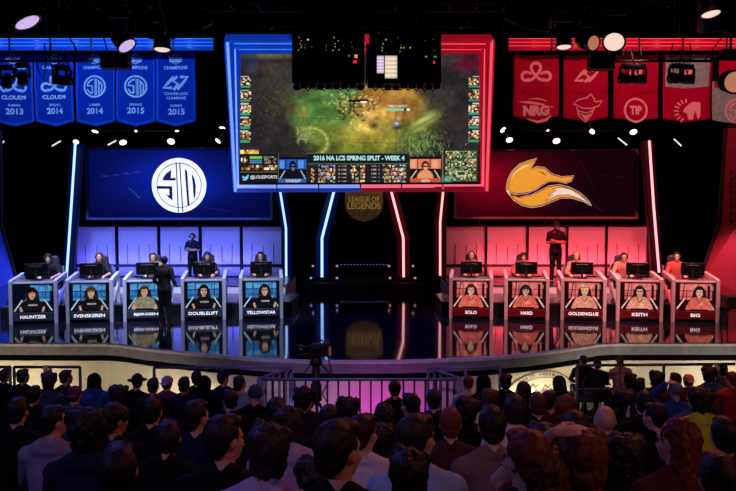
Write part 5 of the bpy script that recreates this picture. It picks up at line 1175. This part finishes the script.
# (x, y of the head top, pose, hair kind, hair colour, top, colour, skin, note)
A = [(3, 369, 'fwd', 'short', 'black', 'hoodie', 'black', 0), (22, 369, 'phone', 'short', 'black', 'jumper', 'black', 0), (48, 372, 'fwd', 'bushy', 'black', 'hoodie', 'slate', 0), (65, 370, 'right', 'short', 'dark', 'hoodie', 'charcoal', 0),
     (73, 386, 'fwd', 'capback', 'plum', 'hoodie', 'slate', 0), (91, 375, 'lean', 'hood', 'black', 'jumper', 'blue', 0), (118, 385, 'fwd', 'bushy', 'black', 'jumper', 'black', 0), (50, 406, 'right', 'short', 'black', 'hoodie', 'grey', 0),
     (112, 404, 'right', 'fringe', 'black', 'jumper', 'black', 1), (135, 374, 'left', 'hat', 'charcoal', 'tee', 'black', 0), (152, 378, 'fwd', 'short', 'dark', 'tee', 'charcoal', 0), (167, 375, 'tilt', 'capback', 'lilac', 'hoodie', 'plum', 0),
     (183, 377, 'fwd', 'short', 'black', 'tee', 'navy', 1), (196, 371, 'fwd', 'short', 'black', 'tee', 'black', 0), (204, 376, 'fwd', 'hood', 'black', 'hoodie', 'black', 0), (223, 371, 'right', 'cap', 'navy', 'jumper', 'navy', 0), (240, 376, 'right', 'messy', 'dark', 'tee', 'pale blue', 0),
     (195, 401, 'right', 'short', 'black', 'jumper', 'navy', 0), (222, 416, 'right', 'short', 'black', 'jumper', 'black', 0), (258, 433, 'lean', 'messy', 'dark', 'hoodie', 'lilac', 0), (254, 385, 'left', 'beanie', 'slate', 'jumper', 'black', 0),
     (286, 412, 'lean', 'messy', 'dark', 'hoodie', 'lilac', 0), (305, 387, 'right', 'bushy', 'black', 'jumper', 'charcoal', 0), (348, 397, 'fwd', 'bushy', 'black', 'jumper', 'black', 0), (338, 421, 'right', 'short', 'dark', 'jumper', 'black', 0),
     (364, 415, 'right', 'short', 'dark', 'tee', 'white', 0), (316, 458, 'fwd', 'bushy', 'black', 'jumper', 'black', 0), (395, 380, 'fwd', 'short', 'black', 'jumper', 'black', 0), (411, 394, 'left', 'short', 'black', 'jumper', 'charcoal', 0),
     (418, 415, 'right', 'short', 'dark', 'tee', 'pale blue', 0), (451, 409, 'fwd', 'short', 'auburn', 'tee', 'brown', 0), (469, 376, 'fwd', 'crop', 'auburn', 'tee', 'white', 0), (467, 396, 'tilt', 'bushy', 'black', 'jumper', 'black', 0),
     (484, 375, 'fwd', 'hood', 'black', 'hoodie', 'black', 0), (377, 461, 'lean', 'bushy', 'black', 'jumper', 'black', 0), (408, 459, 'lean', 'messy', 'black', 'jumper', 'black', 0), (506, 374, 'fwd', 'messy', 'black', 'jumper', 'black', 0),
     (523, 382, 'left', 'long', 'dark', 'jumper', 'black', 0), (490, 389, 'fwd', 'messy', 'brown', 'jumper', 'cream', 0), (539, 393, 'fwd', 'short', 'brown', 'jumper', 'black', 0), (551, 391, 'right', 'short', 'black', 'tee', 'maroon', 0),
     (569, 396, 'right', 'messy', 'auburn', 'jumper', 'maroon', 0), (584, 362, 'fwd', 'short', 'black', 'jumper', 'black', 0), (598, 360, 'fwd', 'short', 'black', 'jumper', 'charcoal', 0), (494, 407, 'fwd', 'short', 'black', 'tee', 'taupe', 0),
     (519, 400, 'lean', 'short', 'black', 'tee', 'cream', 0), (546, 424, 'fwd', 'messy', 'dark', 'jumper', 'black', 0), (528, 432, 'left', 'short', 'auburn', 'jumper', 'black', 0), (550, 447, 'fwd', 'long', 'brown', 'jumper', 'black', 0),
     (587, 430, 'hand', 'messy', 'auburn', 'tee', 'red', 0), (607, 408, 'fwd', None, 'dark', 'tee', 'maroon', 0), (621, 356, 'fwd', 'crop', 'auburn', 'tee', 'pink', 0), (631, 373, 'fwd', 'messy', 'black', 'jumper', 'black', 0), (641, 378, 'right', 'short', 'black', 'tee', 'black', 0),
     (656, 370, 'tilt', 'bushy', 'black', 'jumper', 'black', 0), (677, 373, 'fwd', 'short', 'dark', 'tee', 'maroon', 0), (690, 374, 'fwd', 'capback', 'pink', 'tee', 'charcoal', 0), (711, 366, 'phone', 'bushy', 'dark', 'jumper', 'slate', 0), (724, 364, 'fwd', 'short', 'dark', 'tee', 'slate', 0),
     (733, 372, 'left', 'messy', 'auburn', 'jumper', 'red', 0), (677, 382, 'hand', 'beanie', 'grey', 'jumper', 'blue', 0), (697, 387, 'fwd', 'short', 'dark', 'tee', 'slate', 0), (707, 391, 'lean', 'bushy', 'black', 'hoodie', 'yellow-green', 0),
     (626, 390, 'fwd', 'bushy', 'black', 'jumper', 'black', 0), (628, 434, 'fwd', 'bushy', 'dark', 'jumper', 'black', 0), (683, 420, 'left', 'long', 'auburn', 'jumper', 'maroon', 0), (728, 418, 'fwd', 'short', 'black', 'tee', 'navy', 0),
     (725, 455, 'fwd', 'short', 'dark', 'jumper', 'brown', 0), (14, 398, 'fwd', 'short', 'black', 'jumper', 'black', 0), (84, 408, 'fwd', 'bushy', 'black', 'hoodie', 'navy', 0), 
     (150, 398, 'fwd', 'short', 'black', 'jumper', 'black', 0), (160, 428, 'lean', 'short', 'black', 'jumper', 'black', 0), (104, 456, 'lean', 'short', 'black', 'jumper', 'black', 0), (32, 386, 'fwd', 'short', 'black', 'jumper', 'black', 0), (228, 390, 'left', 'short', 'black', 'jumper', 'black', 0),
     (328, 404, 'tilt', 'short', 'black', 'tee', 'black', 1), (384, 404, 'fwd', 'long', 'black', 'jumper', 'charcoal', 0), (434, 390, 'fwd', 'short', 'black', 'jumper', 'black', 0), (658, 404, 'left', 'short', 'black', 'jumper', 'black', 0), (578, 412, 'fwd', 'short', 'black', 'jumper', 'black', 0),
     (647, 392, 'clap', 'short', 'black', 'jumper', 'black', 0), (275, 398, 'fwd', 'short', 'black', 'jumper', 'black', 0), (560, 376, 'fwd', 'hood', 'black', 'jumper', 'black', 0)]
occ = {}; placed = []
for idx, (px, py, pose, hk, hc, top, tc, sk_) in sorted(enumerate(A), key=lambda t: t[1][1]):
    f = AF[pose]; htop = f['top'] + {'short': .02, 'messy': .025, 'bushy': .045, 'long': .02, 'hood': .02, 'cap': .02, 'capback': .02, 'beanie': .03, 'hat': .03, 'fringe': .02, 'crop': .01}.get(hk, 0)
    best = None; Dw = float(np.interp(py, [356, 366, 374, 380, 390, 400, 409, 420, 432, 447, 460], [15, 13.2, 11.4, 9.8, 7.7, 6.3, 5.3, 4.6, 4.0, 3.4, 3.0]))
    for k in range(-3, 13):
        Y = row_y(k); zf = tiers[max(k, 0)]
        if k < 0: Y = {-1: 13.55, -2: 14.9, -3: 15.3}[k]
        if 258 < px < 462 and k < 1: continue
        if k <= -2 and not (px > 575 and py < 364): continue
        if px > 575 and py < 364 and k > -2: continue
        zt = P(px, py, Y).z; sc = (zt - zf) / htop; X = P(px, py, Y).x
        pen = abs(sc - 1.0) * 2 + abs(Y - Dw) * .18
        if sc < .84 or sc > 1.13: pen += 3
        near = min([abs(X - q) for q in occ.get(k, [])] or [9])
        if near < .42: pen += 2 + (.42 - near) * 9
        if best is None or pen < best[0]: best = (pen, k, Y, zf, sc, X)
    pen, k, Y, zf, sc, X = best; sc = min(1.15, max(.82, sc)); occ.setdefault(k, []).append(X); placed.append((k, X, Y, zf, sc, idx))
cl = [(a[0], A[a[5]][:2], A[b[5]][:2], round(abs(a[1] - b[1]), 2)) for a in placed for b in placed if a[0] == b[0] and a[5] < b[5] and abs(a[1] - b[1]) < .42]

print('AUD', len(placed), 'bad', [(round(b[4], 2), A[b[5]][:2]) for b in placed if b[4] <= .83 or b[4] >= 1.14])
rown = {-3: 'by the stage front', -2: 'by the stage front', -1: 'in the foremost row', 0: 'in the first full row', 1: 'in the second row', 2: 'in the third row', 3: 'in the fourth row', 4: 'in the fifth row', 5: 'in the sixth row', 6: 'in the seventh row', 7: 'in the eighth row', 8: 'in the ninth row', 9: 'in the tenth row', 10: 'in the eleventh row', 11: 'in the twelfth row', 12: 'in the nearest row', 13: 'in the nearest row', 14: 'in the nearest row'}
hword = {'short': 'short', 'messy': 'tousled', 'bushy': 'bushy', 'long': 'long', 'fringe': 'full', 'crop': 'cropped'}
pword = {'fwd': '', 'left': ' looking left', 'right': ' looking right', 'lean': ' hunched forward', 'tilt': ' head tilted', 'hand': ' hand on head', 'clap': ' hands together', 'phone': ' arm raised'}
def zone(px): return 'far left' if px < 105 else 'left' if px < 250 else 'centre' if px < 480 else 'right' if px < 625 else 'far right'
seen = {}; hatm = {}
for k, X, Y, zf, sc, idx in placed:
    px, py, pose, hk, hc, top, tc, sk_ = A[idx]
    if hk is None: hd = 'bald head'
    elif hk in hword: hd = '%s %s hair' % (hword[hk], {'dark': 'dark brown'}.get(hc, hc))
    else: hd = '%s %s' % ({'slate': 'slate', 'grey': 'grey'}.get(hc, hc), {'capback': 'backwards cap', 'cap': 'cap', 'hood': 'raised hood', 'beanie': 'knit cap', 'hat': 'brimmed hat'}[hk])
    lab = 'person in %s %s, %s,%s %s, %s' % (tc, {'tee': 'tee', 'hoodie': 'hoodie', 'jumper': 'top'}[top], hd, pword[pose], rown[k].replace('in the ', ''), zone(px))
    near = [(abs(A[j[5]][0] - px), j) for j in placed if j[5] != idx and j[0] == k]
    seen.setdefault(lab, []).append(idx)
    if len(seen[lab]) > 1:
        first = A[seen[lab][0]][0]; lab = 'person in %s %s, %s,%s %s, %s, further %s' % (tc, {'tee': 'tee', 'hoodie': 'hoodie', 'jumper': 'top'}[top], hd, pword[pose], rown[k].replace('in the ', ''), zone(px), 'right' if px > first else 'left')
    o = empty('person', (X, Y, zf), R(-math.degrees(math.atan2(X, 30 - Y)) * -.0 + rng.uniform(-6, 6)), lab.replace(',,', ','), 'person', 'audience'); 
    ws = max(.93, min(1.04, sc)); o.scale = (ws, ws, sc)
    hm = hairm.get(hc) if hk in hword or hk is None else (CL.get(hc + ' garment') or hairm.get(hc))
    person(o, AF[pose], skins[sk_], hk, hm, top, CL[tc + ' garment'], denim if idx % 2 else trous, shoe_m)
# benches, one per audience row
bench_m = mat('dark_bench_seat', (34, 34, 40), .6)
for k in list(range(-3, 14)):
    if k not in occ: continue
    Y = row_y(k) if k >= 0 else {-1: 13.55, -2: 14.9, -3: 15.3}[k]; xs = occ[k]; zf = tiers[max(k, 0)]
    x0, x1 = min(xs) - .5, max(xs) + .5
    hgt = .37 if k <= -2 else .40
    e = empty('bench', ((x0 + x1) / 2, Y, zf), 0, 'long dark audience bench %s' % rown[k], 'bench', 'audience benches')
    a = MB(); a.bbox((0, -.02, hgt), (x1 - x0, .34, .05), .01); a.build('seat', bench_m, e)
    for q in range(3):
        a = MB(); x = (x1 - x0) * (q - 1) * .45; a.box((x, 0, (hgt - .025) / 2), (.05, .26, hgt - .025)); a.build('leg', black, e)

# ================================================================== RAILINGS, CAMERA
rail_m = mat('blue_lit_tint_steel_rail', (104, 106, 150), .45, .2); rail_g = mat('grey_steel_rail', (120, 104, 104), .4, .5); slat_m = mat('pale_pink_gate_bar', (190, 170, 180), .4, .4)  # rail_m: blue light on the rails put into the steel's colour
FL = -1.15
def railing(a_, b_, m_, label, bars=None, posts=(0, 1), mid=None, ang=None, bar_m=None):
    z = (a_.z + b_.z) / 2; o = Vector((a_.x, a_.y, FL)); e = empty('railing', o, 0, label, 'railing'); A_ = a_ - o; B_ = b_ - o
    a = MB(); a.tube([A_, B_], .028, 8); a.build('top_rail', m_, e)
    for t in posts:
        q = A_.lerp(B_, t); a = MB(); a.tube([q, Vector((q.x, q.y, .01))], .03, 8); a.build('post', m_, e)
    q0, q1 = A_.copy(), B_.copy(); q0.z = q1.z = .15
    a = MB(); a.tube([q0, q1], .02, 8); a.build('bottom_rail', m_, e)
    if mid:
        q0, q1 = A_.copy(), B_.copy(); q0.z -= mid; q1.z -= mid; a = MB(); a.tube([q0, q1], .02, 8); a.build('middle_rail', m_, e)
    if bars:
        for k in range(1, bars):
            q = A_.lerp(B_, k / bars); a = MB(); a.box((q.x, q.y, (q.z + .15) / 2), (.05 if bar_m else .03, .03, q.z - .16)); a.build('bar', bar_m or black, e)
    return e
railing(P(262, 379.5, 13), P(458, 379.5, 13), rail_m, 'dark steel barrier with upright bars across the middle aisle', 18)
railing(P(262, 379.5, 13) + Vector((-.07, .05, 0)), P(292, 368, 14.3), rail_m, 'short gate of pale slats angled toward the stage, left end of the barrier', 5, bar_m=slat_m)
railing(P(458, 379.5, 13) + Vector((.07, .05, 0)), P(428, 368, 14.3), rail_m, 'short gate of blue-lit slats angled toward the stage, right end of the barrier', 5, bar_m=rail_m)
railing(P(154, 367.5, 14.3), P(290, 367.5, 14.3), rail_m, 'plain steel railing left of the middle barrier', None, (0, .5, 1))
railing(P(14, 367, 14.3), P(80, 367, 14.3), rail_m, 'plain steel railing near the left edge, before the cream stage front', None, (0, .55, 1))
railing(P(-40, 367, 14.3), P(10, 367, 14.3), rail_m, 'plain steel railing cut by the left edge of the view', None, (0, 1))
railing(P(431, 368, 14.4), P(500, 368, 14.4), rail_m, 'plain black railing ending left of the printed emblem', None, (.5, 1))
railing(P(577, 365.5, 14.3), P(735, 364, 14.3), rail_g, 'long plain railing at the right before the cream stage front', None, (0, .275, .55, .85), mid=.46)
# broadcast camera on its pedestal
q = P(316, 350, 13.9); e = empty('broadcast_camera', (q.x, 13.9, FL), 0, 'black broadcast camera on a pedestal between barrier and stage', 'camera'); h = q.z - FL
a = MB(); a.bbox((.06, 0, h), (.34, .2, .22), .02); a.bbox((.20, -.02, h + .02), (.1, .22, .26), .02); a.build('body', black, e)
a = MB(); a.lathe([(.07, 0), (.07, .12), (.09, .14), (.10, .26), (.085, .26)], (-.1, 0, h - .0), 18, Matrix.Rotation(R(-90), 3, 'Y')); a.build('lens', blackgloss, e)
a = MB(); a.tube([(-.06, 0, h + .1), (-.03, 0, h + .18), (.12, 0, h + .18), (.15, 0, h + .1)], .014, 8); a.build('handle', black, e)
a = MB(); a.bbox((.03, -.16, h + .1), (.16, .1, .11), .01); a.box((.03, -.212, h + .1), (.13, .006, .08)); a.build('viewfinder', black, e)
a = MB(); a.box((.26, -.11, h + .0), (.05, .03, .16)); a.build('orange_lit_screen', mat('orange_screen_glow', (120, 60, 40), .4, em=(120, 58, 40), es=.7, sample=False), e)  # camera's screen, its orange light put into a faint glow
a = MB(); a.lathe([(.1, 0), (.13, .05), (.09, .12), (.07, .16)], (0, 0, h - .28), 16); a.build('pan_head', black, e)
a = MB(); a.tube([(.05, -.05, h - .2), (.28, -.38, h - .36)], .014, 8); a.tube([(-.05, -.05, h - .2), (-.2, -.38, h - .36)], .014, 8); a.build('pan_bar', black, e)
a = MB(); a.lathe([(.11, .6), (.10, .9), (.075, .92), (.07, h - .28)], (0, 0, 0), 18); a.build('column', black, e)
for k in range(3):
    an = R(90 + 120 * k); a = MB(); a.tube([(0, 0, .62), (.42 * math.cos(an), .42 * math.sin(an), .09)], .03, 8); a.ell((.42 * math.cos(an), .42 * math.sin(an), .06), (.05, .05, .055)); a.build('leg', black, e)
a = MB(); a.tube([(.2, .02, h - .05), (.30, -.02, h - .45), (.12, -.1, h - .8), (.28, -.08, h - 1.1), (.15, 0, .05)], .012, 6); a.build('camera_cable', black, e)

# ================================================================== LIGHT
wd = bpy.data.worlds.new('world'); SC.world = wd; wd.use_nodes = True; wd.node_tree.nodes['Background'].inputs['Color'].default_value = (.10, .09, .22, 1); wd.node_tree.nodes['Background'].inputs['Strength'].default_value = .0
def spot(name, loc, tgt, col, power, ang=60, blend=.6, rad=.12):
    l = bpy.data.lights.new(name, 'SPOT'); l.color = col; l.energy = power; l.spot_size = R(ang); l.spot_blend = blend; l.shadow_soft_size = rad
    o = bpy.data.objects.new(name, l); C.objects.link(o); o.location = loc; d = Vector(tgt) - Vector(loc); o.rotation_euler = d.to_track_quat('-Z', 'Y').to_euler(); return o
def area(name, loc, tgt, col, power, sx, sy):
    l = bpy.data.lights.new(name, 'AREA'); l.shape = 'RECTANGLE'; l.size = sx; l.size_y = sy; l.color = col; l.energy = power
    o = bpy.data.objects.new(name, l); C.objects.link(o); o.location = loc; d = Vector(tgt) - Vector(loc); o.rotation_euler = d.to_track_quat('-Z', 'Y').to_euler(); return o
BL = (.06, .14, 1.0); RD = (1.0, .035, .075)
# banner washes
spot('banner_wash', (-8.5, 17.2, 8.4), (-8.2, 23.4, 6.7), (.17, .40, 1), 1500, 84); spot('banner_wash', (8.5, 17.2, 8.4), (8.2, 23.4, 6.7), (1, .17, .17), 1150, 84)
# panel wall washes: strips above and on the riser
for s, col in ((-1, (.13, .12, 1.0)), (1, (1.0, .07, .10))):
    area('wall_wash', (s * 6.9, 26.1, 1.02), (s * 6.9, 26.6, 1.45), col, 58, 6.4, .06)
    area('wall_wash', (s * 6.9, 25.6, 2.75), (s * 6.9, 26.55, 1.3), col, 24, 6.4, .1)
    for x in (4.6, 8.2):
        spot('player_top_light', (s * x, 18.0, 8.6), (s * (x + .1), 20.9, 1.3), (.80, .80, 1) if s < 0 else (1, .50, .46), 2300, 46)
    for x in (4.2, 8.4):
        spot('stage_front_wash', (s * x, 15.0, 7.2), (s * x, 19.9, .6), (.42, .52, 1) if s < 0 else (1, .30, .32), 900, 40)
    spot('riser_wash', (s * 6.8, 20.6, 8.6), (s * 6.8, 22.6, .5), (.10, .12, 1) if s < 0 else (1, .04, .08), 4200, 60)
    for x in (4.0, 6.4, 8.9): spot('player_key', (s * (x - 1.0), 15.0, 7.4), (s * x, 21.1, 1.45), (.80, .78, 1) if s < 0 else (1, .50, .46), 620, 24, .5, .08)
    spot('flat_wash', (s * 9.8, 20.6, 2.6), (s * 11.0, 22.4, 1.0), (.1, .2, 1) if s < 0 else (1, .14, .22), 120 if s < 0 else 420, 64, .9)
# stage front: unseen lamps added low in the pit to light the skirt
for x, col, pw in ((-8.5, (1, .86, .58), 30), (-4.4, (1, .84, .62), 22), (.35, (.85, .03, .9), 9), (-1.5, (.6, .40, 1), 5), (4.3, (1, .85, .62), 50), (8.6, (1, .86, .66), 34)):
    area('added_pit_wash', (x, 14.1 if abs(x) < 2 else 15.35 if abs(x) < 6 else 15.9, -1.0), (x, 15.9 if abs(x) < 6 else 16.8, -.75), col, pw * (.85 if abs(x) > 2 else 1), 3.4 if abs(x) > 2 else 1.5, .12)
spot('house_wash', (-7, 4, 10.5), (-6, 16.5, 0), (.85, .85, 1), 260, 34); spot('house_wash', (7, 4, 10.5), (6, 16.5, 0), (1, .82, .78), 380, 34); spot('house_wash', (0, 4, 9), (0, 15.3, 0), (.80, .62, 1), 1050, 26)
spot('added_centre_wash', (0, 20.5, 9.5), (0, 18, 0), (.16, .10, 1), 1500, 60)  # unseen purple downlight added to tint the centre floor
spot('added_sign_spot', (0, 31, 9.5), (-.2, 36, 3.2), (1, .8, .55), 1100, 30)  # unseen warm spot added to brighten the shield sign
# audience light from the truss and hall
spot('audience_wash', (-6, 13.5, 9), (-4.0, 8, .5), (.20, .18, 1), 900, 80); spot('audience_wash', (6, 13.5, 9), (4.0, 8, .5), (1, .20, .14), 1000, 80)
spot('audience_wash', (-6, -1, 8), (-2.5, 6, .8), (.42, .34, 1), 520, 60); spot('audience_wash', (7, -1, 8), (2.5, 6, .8), (1, .38, .32), 420, 60)
SC.view_settings.view_transform = 'Standard'; SC.view_settings.look = 'None'; SC.view_settings.exposure = 0; SC.view_settings.gamma = 1; SC.view_settings.use_curve_mapping = False
SC.cycles.use_denoising = True; SC.cycles.max_bounces = 6; SC.cycles.sample_clamp_indirect = 4.0
